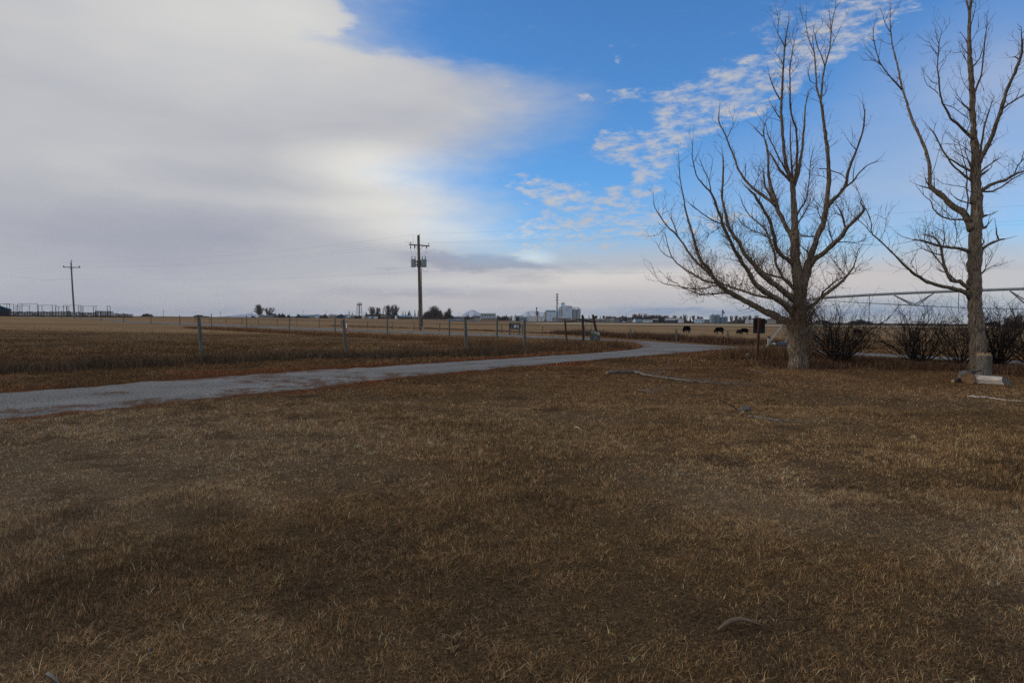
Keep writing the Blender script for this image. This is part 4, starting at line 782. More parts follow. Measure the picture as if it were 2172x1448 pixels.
# corner brace of dark posts with rails
gb = Vector((*gp(1237, 729), 0)); gy = gb.y
br = empty('brace_posts', (gb.x, gb.y, Hf(gb.x, gb.y)), 'dark post-and-rail corner brace with three posts by the driveway mouth', 'fence')
def rel(p, o): return tuple(Vector(p)-o.location)
A0, A1 = at(1203, 720, gy+2.2), at(1198, 677, gy+2.2); B0, B1 = at(1237.5, 732, gy), at(1235.5, 668, gy); C0, C1 = at(1270, 724, gy-.5), at(1258, 668.5, gy-.5)
A0.z = Hf(A0.x, A0.y)-.1; B0.z = Hf(B0.x, B0.y)-.1; C0.z = Hf(C0.x, C0.y)-.05
for a, b_, r_ in ((A0, A1, .07), (B0, B1, .085), (C0, C1, .085)):
    MB().tube([rel(a, br), rel((a+b_)/2, br), rel(b_, br)], [r_, r_*.97, r_*.93], 10, jit=.05).build('post', M['postdark'], br)
ra, rb, rc_ = A0.lerp(A1, .9), B0.lerp(B1, .86), C0.lerp(C1, .78)
MB().tube([rel(ra, br), rel(rb, br)], [.055, .065], 8, jit=.04).build('rail', M['postdark'], br)
MB().tube([rel(rb+Vector((0, 0, -.02)), br), rel(rc_, br)], [.07, .07], 8, jit=.04).build('rail', M['postdark'], br)
MB().tube([rel(A0.lerp(B0, .55)+Vector((0, 0, .45)), br), rel(C0.lerp(C1, .74)+Vector((-.5, 0, 0)), br)], .012, 5).build('brace_wire', M['wire'], br)
# pale board nailed to the rail
pb = at(1257, 672, gy-.8); pe = at(1252.5, 712, gy-.8)
tag(MB().bar(pe, pb, .11, .035).build('board', M['bleached']), 'pale weathered board standing against the dark brace rail above the sign', 'board')
# leaning banner sign
sg = empty('leaning_sign', onG(1262, gy-1.1), 'tattered rectangular sign with faded lettering leaning against a dark brace post', 'sign')
P00, P10, P11, P01 = [at(x, y, gy-1.1-d_) for x, y, d_ in ((1251, 728, .35), (1272, 733, .2), (1273, 705, 0), (1253.5, 699.5, .1))]
def quadp(u, v_): a = P00.lerp(P10, u); b_ = P01.lerp(P11, u); return a.lerp(b_, v_)
nrm = (P10-P00).cross(P01-P00).normalized()
if nrm.y > 0: nrm = -nrm
def panel(name, u0_, u1_, v0_, v1_, m_, off_, th=.02):
    mb = MB(); c = [quadp(*q)+nrm*off_-sg.location for q in ((u0_, v0_), (u1_, v0_), (u1_, v1_), (u0_, v1_))]; d_ = [p-nrm*th for p in c]
    mb.v = [tuple(p) for p in c+d_]; mb.f = [(0, 1, 2, 3), (7, 6, 5, 4), (0, 4, 5, 1), (1, 5, 6, 2), (2, 6, 7, 3), (3, 7, 4, 0)]; return mb.build(name, m_, sg)
panel('panel', 0, 1, 0, 1, M['signblue'], 0)
hb = panel('header_band', .02, .98, .79, .97, M['signwhite'], .006, .004)
panel('colour_band', .02, .98, .17, .32, M['signgreen'], .006, .004)
panel('colour_band', .02, .98, .68, .78, M['signgreen'], .006, .004)
fb = panel('footer_band', .02, .98, .02, .16, M['signwhite'], .006, .004)
def lettering(txt, u, v_, size, m_, parent, offn=.010, ux=.8):
    cu = bpy.data.curves.new('lettering', 'FONT'); cu.body = txt; cu.size = size; cu.align_x = 'CENTER'; cu.align_y = 'CENTER'; cu.extrude = .001; cu.materials.append(m_)
    o = bpy.data.objects.new('lettering', cu); C.objects.link(o); xx = (P10-P00).normalized(); yy = nrm.cross(xx)
    if yy.z < 0: yy = -yy
    zz_ = xx.cross(yy); mm = Matrix((xx, yy, zz_)).transposed().to_4x4(); mm.translation = quadp(u, v_)+nrm*offn-sg.location
    o.parent = sg; o.matrix_local = mm; o.scale = (ux, 1, 1); bpy.context.view_layer.update(); me = bpy.data.meshes.new_from_object(o); bpy.data.objects.remove(o); me.name = 'lettering'; o = bpy.data.objects.new('lettering', me); C.objects.link(o); o.parent = sg; o.matrix_local = mm; o.scale = (ux, 1, 1)
    return o
lettering('FOR SALE', .5, .875, .27, M['dark'], sg); lettering('JF', .55, .5, .22, M['signwhite'], sg)
lettering('100-450', .5, .09, .18, M['dark'], sg)
for u in (.0, 1.0):
    a, b_ = quadp(u, 0)-sg.location, quadp(u, 1.03)-sg.location; MB().bar(a-Vector((0, 0, .1)), b_, .035).build('frame_bar', M['dark'], sg)
# roadside stand with white panels
sb = onG(1094, gp(1094, 711)[1]); Ys = sb.y
st = empty('roadside_stand', sb, 'grey wooden roadside stand with two white squares in its upper gap', 'stand')
sc_ = Ys/1448
for dx in (-13, 8): MB().box((dx*sc_, 0, 13.5*sc_), (3*sc_, 3*sc_, 27*sc_)).build('post', M['post'], st)
MB().box((14*sc_, .25, 11*sc_), (2*sc_, 2*sc_, 23*sc_)).build('post', M['post'], st)
MB().box((-2*sc_, -.12, 24.5*sc_), (24*sc_, .06, 3.6*sc_)).build('plank', M['post'], st)
MB().box((-2*sc_, -.12, 14.5*sc_), (24*sc_, .06, 4.4*sc_)).build('plank', M['post'], st)
MB().box((-1*sc_, .10, 19.3*sc_), (25*sc_, .05, 7*sc_)).build('backboard', M['postdark'], st)
for dx, w_ in ((-1.4, 6), (5.2, 3.2)): MB().box((dx*sc_, .02, 19.6*sc_), (w_*sc_, .05, 6*sc_)).build('white_panel', M['white'], st)
MB().box((-8.5*sc_, .02, 19.6*sc_), (3*sc_, .05, 5.6*sc_)).build('grey_panel', M['grey'], st)
MB().box((11.5*sc_, .05, 20*sc_), (3.5*sc_, .05, 5*sc_)).build('cream_panel', M['cream'], st)
for dx in (-10, -3, 4): MB().bar((dx*sc_, -.1, 0), ((dx-1)*sc_, -.1, 5*sc_), .07).build('short_stake', M['post'], st)
# pipeline marker
mk = onG(735, gp(735, 702.5)[1]); mt = empty('marker_post', mk, 'white marker post with red foot beside the gravel road', 'marker')
MB().tube([(0, 0, 0), (0, 0, .38)], .075, 10).build('red_sleeve', M['red'], mt); MB().tube([(0, 0, .38), (0, 0, 1.0)], .065, 10).build('white_tube', M['white'], mt); MB().lathe([(.07, 1.0), (.075, 1.06), (.03, 1.14)], k=10).build('cap', M['dark'], mt)

# sign seen from behind
sY = gp(1604, 766)[1]; ss = onG(1604, sY); sgn = empty('sign_post', ss, 'rectangular sign seen from its dark back on a red-brown post, left of the spreading tree', 'sign')
q0, q1 = at(1611, 673.5, sY), at(1604.5, 775, sY); MB().bar(rel(q1, sgn), rel(q0, sgn), .095, .085).build('post', M['rust'], sgn)
pc = at(1610.2, 691, sY+.09); wS, hS = 25/1448*sY, 32/1448*sY
MB().box(rel(pc, sgn), (wS, .025, hS)).build('board', M['signback'], sgn)
MB().box(rel(pc+Vector((0, -.005, -hS*.33)), sgn), (wS*.96, .022, hS*.25)).build('lower_panel', M['navy'], sgn)
rk = onG(1590, gp(1590, 762)[1]); random.seed(5)
mb = MB(); mb.lathe([(.02, -.05), (.17, 0), (.19, .10), (.13, .21), (.03, .26)], k=9); mb.v = [tuple(Vector(v)*random.uniform(.85, 1.15)) for v in mb.v]
tag(mb.build('boulder', M['rock'], None, smooth=True, loc=rk), 'small pale pinkish boulder in tan grass left of the sign post', 'boulder')
random.seed(42)

# ------------------------------------------------------------------ stump, logs, sticks
s0 = onG(2090, 21.0); stp = empty('tree_stump', s0, 'upright grey cut stump with splintered pale top beside the straight tree', 'stump')
rS = 14.3/1448*21; hS_ = 44/1448*21
MB().lathe([(rS*1.12, -.05), (rS*1.04, .08), (rS*.98, hS_*.5), (rS, hS_*.93), (rS*.97, hS_)], k=26).build('bark', M['stump'], stp)
mb = MB(); mb.lathe([(rS*.95, hS_), (rS*.93, hS_+.012)], k=24); 
for i in range(70):
    a = random.uniform(0, 6.28); rr = rS*math.sqrt(random.random())*.86; h = random.uniform(.02, .085); x, y = rr*math.cos(a), rr*math.sin(a)
    mb.tube([(x, y, hS_), (x+random.uniform(-.01, .01), y, hS_+h)], [.024, .006], 4)
mb.build('splintered_top', M['cut'], stp)
l0 = onG(2102, 18.0); lg = empty('split_log', l0, 'pale bleached split log lying in front of the stump', 'log')
LL = 60/1448*18; rl = .15
poly = [(rl*math.cos(a)*(1.0 if math.cos(a) > 0 else .95), rl*.85*math.sin(a)*(1 if math.sin(a) > 0 else .75)) for a in [k*2*math.pi/16 for k in range(16)]]
mb = MB(); n0 = 0
for i in range(13):
    x = -LL/2+LL*i/12
    for k in range(20):
        a = 2*math.pi*k/20; r_ = rl*(1+.06*math.sin(3*a+1)+.05*math.sin(7*a)+random.uniform(-.02, .02))*(1 if i < 11 else .99)
        mb.v.append((x+(.05*math.cos(a)-.05*math.sin(a) if i == 12 else 0), r_*math.cos(a), rl*.78+r_*.82*math.sin(a)))
for i in range(12):
    for k in range(20): a, b_ = i*20+k, i*20+(k+1) % 20; mb.f.append((a, b_, b_+20, a+20))
mb.f.append(tuple(reversed(range(20))))
lo = mb.build('wood', M['pale'], lg); MB().tri(*[mb.v[240+k] for k in range(20)]).build('end_grain', M['stump'], lg); lg.rotation_euler.z = R(-50)
l1 = onG(2055, 18.4); lg2 = empty('cut_log', l1, 'grey bark log with brown cut face at the foot of the straight tree', 'log')
MB().tube([(.02, -.24, .13), (0, .05, .15), (-.05, .42, .17)], [.165, .17, .16], 16, jit=.05).build('bark', M['stump'], lg2); MB().tube([(.02, -.262, .13), (.02, -.24, .13)], [.152, .152], 16).build('cut_face', M['cutbrown'], lg2)
MB().tube([(-.1, -.1, .24), (.1, .1, .32), (.32, .2, .36)], [.04, .06, .03], 8, jit=.15).build('bark_slab', M['stump'], lg2); lg2.rotation_euler.z = R(-32)
l2 = onG(2023, 18.3); lg3 = empty('branch_log', l2, 'thin cut branch piece with small round pale end left of the larger logs', 'log')
MB().tube([(0, -.1, .075), (.12, .2, .08), (.3, .5, .1)], [.045, .05, .045], 10, jit=.06).build('bark', M['barkdark'], lg3); MB().tube([(-.004, -.112, .075), (0, -.1, .075)], .041, 10).build('cut_face', M['cut'], lg3)
lg3.rotation_euler.z = R(-25)
for p, d in (((.1, .15, .1), (.05, -.05, .3)), ((.2, .3, .1), (.12, -.25, .16)), ((.25, .35, .1), (.1, -.1, .45))):
    gm = MB(); gnarl(gm, Vector(p), Vector(d), .4, .012, 5, .05, .2, 1, 4, .5); gm.build('twig', M['twig'], lg3)
def stick(name, label, pxs, radii, m_, side=0, cat='branch', lift=.02, twm=None, cut=None):
    P = [G(*p)+Vector((0, 0, lift+r_)) for p, r_ in zip(pxs, radii)]; o = P[0].copy(); o.z = Hf(o.x, o.y)
    t = empty(name, o, label, cat); Q = []; Rr = []
    for i in range(len(P)-1):
        for k in range(5):
            f = k/5; Q.append(P[i].lerp(P[i+1], f)+Vector((0, random.uniform(-.03, .03), random.uniform(-.012, .012)))-o); Rr.append(.85*(radii[i]*(1-f)+radii[i+1]*f))
    Q.append(P[-1]-o); Rr.append(radii[-1]); MB().tube(Q, Rr, 8, jit=.08).build('stem', m_, t)
    if side:
        gm = MB()
        for _ in range(side):
            i = random.randrange(1, len(Q)-1); d = (Q[i+1]-Q[i]).normalized()*.7+Vector((random.uniform(-.3, .9), random.uniform(-1, 1), random.uniform(-.05, .55)))
            gnarl(gm, Q[i], d, random.uniform(.25, .9), max(.005, Rr[i]*.3), 5, -.06, .15, 1, 4, .4)
        gm.build('side_twigs', twm or m_, t)
    if cut: d = (Q[1]-Q[0]).normalized(); MB().tube([Q[0]-d*.03, Q[0]+d*.004], [Rr[0]*1.02]*2, 10).build('cut_face', cut, t)
    return t
stick('fallen_branch', 'long grey fallen branch with pale cut end and side twigs across the lawn', [(1288, 795), (1308, 793), (1345, 793), (1380, 801), (1412, 805), (1452, 810), (1500, 814), (1545, 817), (1582, 817)], [.045, .045, .042, .035, .03, .026, .022, .014, .006], M['bleached'], 46, cut=M['cut'])
stick('fallen_branch', 'thin bleached branch lying right of the knotty wood chunk', [(1588, 886), (1615, 888), (1645, 893), (1680, 895), (1716, 899)], [.022, .018, .013, .010, .004], M['bleached'], 5, lift=.005)
stick('fallen_branch', 'pale crooked stick lying in front of the split log', [(2050, 842), (2075, 844), (2100, 845), (2130, 850), (2172, 852), (2215, 856)], [.014, .024, .018, .010, .008, .005], M['pale'], 5, lift=.005)
stick('fallen_twig', 'short pale twig on the lawn near the driveway edge', [(1115, 796), (1126, 803)], [.015, .007], M['bleached'], 2)
stick('fallen_twig', 'small bleached twigs left of the spreading tree trunk', [(1592, 787), (1612, 790), (1628, 796)], [.012, .008, .004], M['bleached'], 5)
stick('fallen_twig', 'faint thin twigs lying in the middle of the lawn', [(1352, 829), (1372, 832), (1392, 834)], [.014, .012, .005], M['bleached'], 7)
ck = G(1577, 879); wc = empty('wood_chunk', ck, 'knotty grey wood chunk with a bent dark stick on the lawn', 'wood chunk')
MB().tube([(-.09, -.02, .03), (0, 0, .085), (.13, .06, .10)], [.05, .07, .04], 9, jit=.16).build('knot', M['stump'], wc)
MB().tube([(-.08, -.05, .02), (-.02, -.1, .05), (.02, -.09, .02)], [.03, .045, .02], 7, jit=.2).build('broken_face', M['cutbrown'], wc)
MB().tube([(-.09, 0, .05), (-.13, .12, .12), (-.2, .35, .16), (-.27, .5, .19)], [.012, .011, .009, .005], 5).build('stick', M['shrub'], wc)
mb = MB()
for _ in range(14): a = Vector((random.uniform(-.42, -.14), random.uniform(-.15, .1), .01)); mb.tube([a, a+Vector((random.uniform(-.08, .08), random.uniform(-.08, .08), random.uniform(.01, .06)))], [.008, .004], 4)
tag(mb.build('bark_scraps', M['barkdark'], None, loc=ck+Vector((-.1, 0, 0))), 'dark bark scraps scattered left of the knotty wood chunk', 'debris')
def bark_piece(pxs, w_, label, m_):
    P = [G(*p) for p in pxs]; o = P[0].copy(); mb = MB(); n = len(P)
    for i, p in enumerate(P):
        f = i/(n-1); ww_ = w_*math.sin(math.pi*(.12+.80*f))**.7; arch = .026+.016*math.sin(math.pi*f)
        for k in range(7):
            a = math.pi*k/6; mb.v.append(tuple(p-o+Vector((0, -math.cos(a)*ww_, arch+math.sin(a)*ww_*.5))))
        for k in range(7):
            a = math.pi*(6-k)/6; mb.v.append(tuple(p-o+Vector((0, -math.cos(a)*ww_*.85, arch-.006+math.sin(a)*ww_*.38))))
    for i in range(n-1):
        for k in range(14): a, b_ = i*14+k, i*14+(k+1) % 14; mb.f.append((a, b_, b_+14, a+14))
    mb.f += [tuple(range(13, -1, -1)), tuple(range((n-1)*14, n*14))]
    ob = mb.build('bark_strip', m_, None, smooth=True, loc=o); return tag(ob, label, 'bark')
bark_piece([(1523, 1344), (1537, 1337), (1552, 1331), (1572, 1328), (1592, 1330), (1617, 1336)], .020, 'curved tan strip of bark lying on the lawn at lower right', mat('tan_bark', (.17, .118, .078), (.10, .068, .045), scale=20, stretch=(1, 4, 4), bump=.003))
bark_piece([(90, 1450), (100, 1446), (112, 1452), (125, 1460)], .012, 'pale bark strip at the bottom left edge of the lawn', M['bleached'])
bark_piece([(314, 1400), (319, 1394), (323, 1389)], .012, 'small pale curled leaf-like scrap standing in the lower left grass', M['bleached'])
bark_piece([(1218, 909), (1226, 912), (1234, 915)], .02, 'tiny pale chip far out in the middle of the lawn', M['pale'])
# ------------------------------------------------------------------ utility poles and cables
def conv(p, o): return Vector(p)-o
YP = 93.0
pb0 = onG(892, YP); up_ = empty('utility_pole', pb0, 'tall brown wooden utility pole with transformer cans across the gravel road', 'utility pole')
pbase, ptop = at(892, 703, YP), at(887.5, 499, YP); k1 = YP/1448
MB().tube([conv(pbase, pb0)-Vector((0, 0, .2)), conv(pbase.lerp(ptop, .5), pb0), conv(ptop, pb0)], [.235, .205, .175], 14).build('pole', M['pole'], up_, smooth=False)
def pp(px, py, dy=0.0): return conv(at(px, py, YP+dy), pb0)
ar = MB().bar(pp(867.5, 518.5, -.28), pp(911, 522, -.28), .13, .16).build('crossarm', M['polegrey'], up_)
MB().tube([pp(889.5, 507, -.1), pp(889.8, 496.5, -.1)], [.05, .035], 6).build('pole_top_pin', M['dark'], up_)
for x, y in ((871, 515), (909.5, 517.8)): MB().lathe([(.02, 0), (.03, .08), (.085, .09), (.07, .14), (.09, .15), (.04, .24)], k=10).build('insulator', M['dark'], up_, loc=pp(x, y+2.2, -.28))
MB().bar(pp(880, 520.5, -.2), pp(886, 528, -.2), .045).build('brace', M['galv'], up_); MB().bar(pp(898, 521.5, -.2), pp(891, 530, -.2), .045).build('brace', M['galv'], up_)
for x in (870, 878.7, 903.5): MB().tube([pp(x, 521, -.4), pp(x+1.2, 523.5, -.45), pp(x+.6, 527.5, -.4)], [.05, .075, .05], 8).build('cutout_fuse', M['dark'], up_)
for x, w_ in ((876.8, 11), (898.6, 12.5)):
    t_ = MB().lathe([(w_/2*k1*.9, 0), (w_/2*k1, .06), (w_/2*k1, .92), (w_/2*k1*1.04, .94), (w_/2*k1*1.04, 1.0), (w_/2*k1*.6, 1.08)], k=18).build('transformer', M['trafo'], up_, loc=pp(x, 566.5, -.05), smooth=False)
    for q in (-.2, .22): MB().lathe([(.05, 0), (.065, .1), (.045, .14), (.065, .2), (.045, .25), (.055, .33), (.02, .45)], k=8).build('bushing', M['dark'], t_, loc=(q, 0, 1.04))
t_ = MB().lathe([(.3, 0), (.33, .05), (.33, .9), (.2, 1.0)], k=16).build('transformer', M['trafo'], up_, loc=pp(888.4, 566.5, .6))
MB().lathe([(.05, 0), (.06, .2), (.02, .42)], k=8).build('bushing', M['dark'], t_, loc=(.15, 0, .98))
for y in (555, 562): MB().bar(pp(880, y, -.05), pp(886, y, -.05), .06, .1).build('mount_bracket', M['dark'], up_)
MB().tube([pp(893.5, 568, -.25), pp(894.5, 625, -.25), pp(896.4, 692, -.25)], .055, 8).build('conduit', M['dark'], up_); MB().tube([pp(896.4, 692, -.25), pp(896.6, 701, -.25)], .1, 8).build('conduit_guard', M['galv'], up_)
for y in (611, 640): MB().bar(pp(889, y, -.2), pp(895, y, -.25), .05).build('conduit_clamp', M['dark'], up_)
for P_ in ([(870, 527), (871.5, 534), (876, 540), (876.5, 545)], [(904, 529), (904.5, 534), (901, 540), (900.8, 545)], [(879, 528), (882, 536), (886, 541)], [(873, 568), (878, 571), (885.5, 577)], [(896, 569), (900, 577), (904, 577), (907, 571), (906, 567)], [(868, 518), (868, 513), (863, 511), (860, 514), (860, 516)], [(905, 554), (908, 554), (909.5, 556)], [(896, 568), (898, 574), (903, 577)]):
    MB().tube([pp(x, y, -.35) for x, y in P_], .013, 4).build('lead_wire', M['cable'], up_)
MB().tube([pp(876.6, 517, -.2), pp(876.3, 497, -.2)], .016, 4).build('lightning_rod', M['galv'], up_)
YL = 140.0
lb0 = onG(158.5, YL); lp = empty('utility_pole', lb0, 'leaning grey utility pole with single crossarm near the cattle pens', 'utility pole')
def lq(px, py, dy=0.0): return conv(at(px, py, YL+dy), lb0)
lbot = lq(158.3, 672.5)
MB().tube([lbot-Vector((0, 0, .4)), lq(154, 615), lq(150.6, 556)], [.19, .16, .13], 12).build('pole', M['polegrey'], lp)
MB().bar(lq(134, 566.5, -.2), lq(170, 567.3, -.2), .13, .15).build('crossarm', M['polegrey'], lp)
MB().bar(lq(146.5, 567.5, -.2), lq(151.2, 571.5, -.2), .05).build('brace', M['galv'], lp); MB().bar(lq(157, 567.5, -.2), lq(152, 571.5, -.2), .05).build('brace', M['galv'], lp)
for x, y in ((135.3, 564.5), (168.5, 565), (151.8, 553)): MB().lathe([(.03, 0), (.11, .1), (.08, .18), (.11, .22), (.03, .36)], k=8).build('insulator', M['dark'], lp, loc=lq(x, y+2.2, -.1))
# the next pole of the line stands outside the picture on the right
Xn = at(2172, 436, 66).x; E = Vector((Xn+38, 50, 0)); E.z = Hf(E.x, E.y)
rp = empty('utility_pole', E, 'utility pole of the same line standing beyond the right edge', 'utility pole'); MB().tube([(0, 0, -.2), (0, 0, 13.4)], [.2, .15], 10).build('pole', M['pole'], rp); MB().box((0, 0, 12.2), (.16, 2.8, .15)).build('crossarm', M['polegrey'], rp)
def span(name, A, B, sag, label, r=.006, n=28):
    o = Vector(A); P = []
    for i in range(n+1):
        f = i/n; q = Vector(A).lerp(Vector(B), f); q.z -= sag*4*f*(1-f); P.append(q-o)
    tag(MB().tube(P, r, 4, cap=False).build(name, M['cable'], None, loc=o), label, 'cable')
def thru(A, px, py, Y, sag, f):   # end point so that the span passes (px,py) at depth Y with fraction f
    q = at(px, py, Y); z = q.z+sag*4*f*(1-f); A = Vector(A); return A+(Vector((q.x, q.y, z))-A)/f
for nm, (x1, y1), (xr, yr), lab in (('top', (889.8, 496), (2172, 436), 'highest power cable right of the brown pole'), ('front', (871, 514), (2172, 468), 'upper of the two close power cables right of the brown pole'), ('rear', (909.5, 516), (2172, 475.5), 'lower of the two close power cables right of the brown pole'), ('neutral', (889.5, 575), (2172, 569), 'lowest single cable right of the brown pole')):
    A = at(x1, y1, YP-.3); q = at(xr, yr, 66); f = (q-A).xy.length/((q-A).xy.length+38)
    sag = .75; span('power_cable', A, thru(A, xr, yr, 66, sag, f), sag, lab)
for (x1, y1), (xr, yr), lab in (((889.8, 496), (151.8, 553), 'highest power cable between the two utility poles'), ((871, 514), (135.3, 564.5), 'power cable between the left ends of the two crossarms'), ((909.5, 516), (168.5, 565), 'power cable between the right ends of the two crossarms'), ((888, 575), (153, 581), 'low neutral cable between the two utility poles')):
    span('power_cable', at(x1, y1, YP-.3), at(xr, yr, YL-.1), 1.15, lab)
for (x1, y1), lab in (((151.8, 553), 'power cable leaving the leaning pole to the left, highest'), ((135.3, 564.5), 'power cable leaving the leaning pole to the left, lower')):
    A = at(x1, y1, YL-.1); span('power_cable', A, A+Vector((-110, 70, 0)), 1.6, lab)

# ------------------------------------------------------------------ centre pivot irrigation boom
Yc = 42.0; pv0 = onG(1712, Yc); pv = empty('irrigation_pivot', pv0, 'galvanised centre pivot irrigation boom on legs behind the two tall trees', 'irrigation pivot')
def pq(px, py, Y): return at(px, py, Y)-pv0
pipe = [(1700, 635.5, 42.3), (1760, 630.5, 41.8), (1844, 625.3, 41.0), (1940, 620.7, 40.2), (2060, 616, 39.2), (2172, 612.3, 38.2), (2300, 609, 37.2), (2500, 610, 35.6)]
MB().tube([pq(*p) for p in pipe], .082, 12).build('main_pipe', M['galv'], pv, smooth=True)
def vbr(xa, ya, xb, yb, xc, yc, Y):
    for s_ in (-1, 1):
        MB().bar(pq(xa, ya, Y), pq(xb, yb, Y)+Vector((0, s_*.22, 0)), .055).build('truss_brace', M['galv'], pv); MB().bar(pq(xc, yc, Y), pq(xb, yb, Y)+Vector((0, s_*.22, 0)), .055).build('truss_brace', M['galv'], pv)
    a = pq(xb, yb, Y); MB().bar(a+Vector((0, -.22, 0)), a+Vector((0, .22, 0)), .05).build('cross_tie', M['galv'], pv)
vbr(1896, 626, 1941, 648, 1981, 621, 40.2); vbr(2142, 616.5, 2182, 645, 2226, 613, 38.1)
for s_ in (-1, 1):
    MB().tube([pq(1752, 637.5, 41.8), pq(1830, 642, 41.1)+Vector((0, s_*.12, 0)), pq(1941, 648, 40.2)+Vector((0, s_*.22, 0)), pq(2060, 653, 39.2)+Vector((0, s_*.22, 0)), pq(2182, 656, 38.1)+Vector((0, s_*.22, 0)), pq(2400, 655, 36.3)+Vector((0, s_*.22, 0))], .014, 5).build('tension_rod', M['galv'], pv)
for x, y0_, y1_, Y in ((1844.5, 622, 694, 41.0), (2034, 619, 662, 39.4), (2225, 610, 680, 37.8)): MB().tube([pq(x, y0_, Y), pq(x-.8, (y0_+y1_)/2, Y), pq(x-1.2, y1_, Y)], .018, 5).build('drop_hose', M['dark'], pv)
apex = pq(1704, 640, 42.2)
for dx, dy in ((-1.75, -1.2), (-1.75, 1.6), (1.6, -1.2), (1.6, 1.6)):
    MB().bar((apex.x+dx, dy, 0), (apex.x+dx*.08, dy*.1, apex.z), .09).build('leg', M['galv'], pv)
MB().tube([(apex.x, 0, 0), (apex.x, 0, apex.z)], .1, 10).build('riser_pipe', M['galv'], pv)
for a, b_ in (((apex.x-1.45, -1.0, .9), (apex.x+1.35, -1.0, .9)), ((apex.x-1.2, -.85, 1.5), (apex.x+1.1, -.85, 1.5))): MB().bar(a, b_, .05).build('cross_bar', M['galv'], pv)
tower = pq(2500, 610, 35.6)
for dx in (-1.8, 1.8):
    MB().bar((tower.x+dx*.4, tower.y+dx, .3), (tower.x, tower.y, tower.z), .08).build('tower_leg', M['galv'], pv); MB().lathe([(.1, -.12), (.55, -.12), (.6, 0), (.55, .12), (.1, .12)], k=18).build('wheel', M['dark'], pv, loc=(tower.x+dx*.4, tower.y+dx, .55)).rotation_euler = (0, R(90), 0)
bp0 = onG(1655, 40.6); bpz = empty('blue_pump', bp0, 'blue horizontal pump barrel with valve pipe left of the spreading tree trunk', 'pump'); kb = 40.6/1448
bm_ = MB(); bm_.tube([(-16*kb, 0, .25), (-13*kb, 0, .25), (-12.5*kb, 0, .25), (4*kb, 0, .25)], [.09, .09, .10, .12], 12); bm_.build('pipe', M['blue'], bpz)
MB().tube([(-1*kb, 0, .26), (0, 0, .26), (14*kb, 0, .24), (15.5*kb, 0, .24)], [.12, .15, .15, .10], 14).build('barrel', M['blue'], bpz)
MB().tube([(-28*kb, 0, .05), (-22*kb, 0, .3), (-16*kb, 0, .27)], .07, 8).build('elbow', M['galv'], bpz); MB().tube([(-24*kb, 0, .25), (-24*kb, 0, .62)], .07, 8).build('valve_stem', M['galv'], bpz)
MB().tube([(-26.5*kb, 0, .66), (-23.5*kb, 0, .72), (-22*kb, 0, .55)], .055, 8).build('valve_elbow', M['dark'], bpz); MB().tube([(-13*kb, -.02, .24), (-12*kb, -.02, .34)], .09, 8).build('flange', M['white'], bpz)
MB().bar((-8*kb, -.3, .05), (19*kb, -.35, .08), .10).build('skid_beam', M['galv'], bpz); MB().bar((2*kb, -.5, .0), (20*kb, -.55, .0), .10).build('skid_beam', M['galv'], bpz)

# ------------------------------------------------------------------ cattle
def cow_mesh(hump=0.0, gr=1.0):
    P = [((0, 0, .92), .50, -1), ((-.40, 0, .95), .48, 0), ((-.68, 0, 1.02), .37, 1), ((-.86, 0, .88), .25, 2), ((-.98, 0, .66), .19, 3), ((-1.06, 0, .44), .19, 4), ((-1.12, 0, .22), .12, 5),
         ((.40, 0, .94), .47, 0), ((.70, 0, 1.02), .38, 7), ((.88, 0, 1.10), .09, 8), ((.95, 0, .74), .03, 9), ((.96, 0, .48), .045, 10)]
    for s_ in (-1, 1):
        n = len(P); P += [((-.50, s_*.22, .72), .20, 1), ((-.50, s_*.21, .46), .11, n), ((-.50+.04*s_, s_*.20, .24), .08, n+1), ((-.50+.05*s_, s_*.2, .03), .085, n+2)]
        n = len(P); P += [((.62, s_*.20, .78), .26, 8), ((.58, s_*.21, .54), .14, n), ((.68, s_*.20, .34), .085, n+1), ((.66+.05*s_, s_*.2, .03), .085, n+2)]
        n = len(P); P += [((-1.0, s_*.12, .68), .07, 4), ((-.98, s_*.27, .66), .04, n)]
    me = bpy.data.meshes.new('body'); me.from_pydata([p[0] for p in P], [(i, p[2]) for i, p in enumerate(P) if p[2] >= 0], [])
    return me, P
me, P = cow_mesh(); tmp = bpy.data.objects.new('body', me); C.objects.link(tmp)
sk = tmp.modifiers.new('s', 'SKIN'); sk.use_smooth_shade = True
for i, p in enumerate(P):
    v = me.skin_vertices[0].data[i]; rr = p[1]; v.radius = (rr*.82, rr); v.use_root = (i == 0)
tmp.modifiers.new('d', 'SUBSURF').levels = 1
dg = bpy.context.evaluated_depsgraph_get(); dg.update(); cme = bpy.data.meshes.new_from_object(tmp.evaluated_get(dg)); cme.name = 'body'; cme.materials.clear(); cme.materials.append(M['cow'])
bpy.data.objects.remove(tmp)
for (px, pyf, Hpx, rz, lab, sx) in ((1457, 706.5, 14.5, R(-62), 'black cow seen from behind, leftmost in the field', 1), (1526, 708.5, 14, R(6), 'black cow grazing with head down to the left, middle of three', 1), (1579, 710, 13.5, R(-12), 'black cow grazing nearest the dark sign, rightmost of the three', .9), (1818, 711, 12.5, R(170), 'black cow partly hidden behind the shrub right of the spreading tree', 1)):
    p = G(px, pyf); s_ = Hpx/1448*p.y/1.36; o = bpy.data.objects.new('cow', cme); C.objects.link(o); o.location = p; o.scale = (s_*sx, s_, s_); o.rotation_euler.z = rz; tag(o, lab, 'cow', 'black cattle grazing in the field')
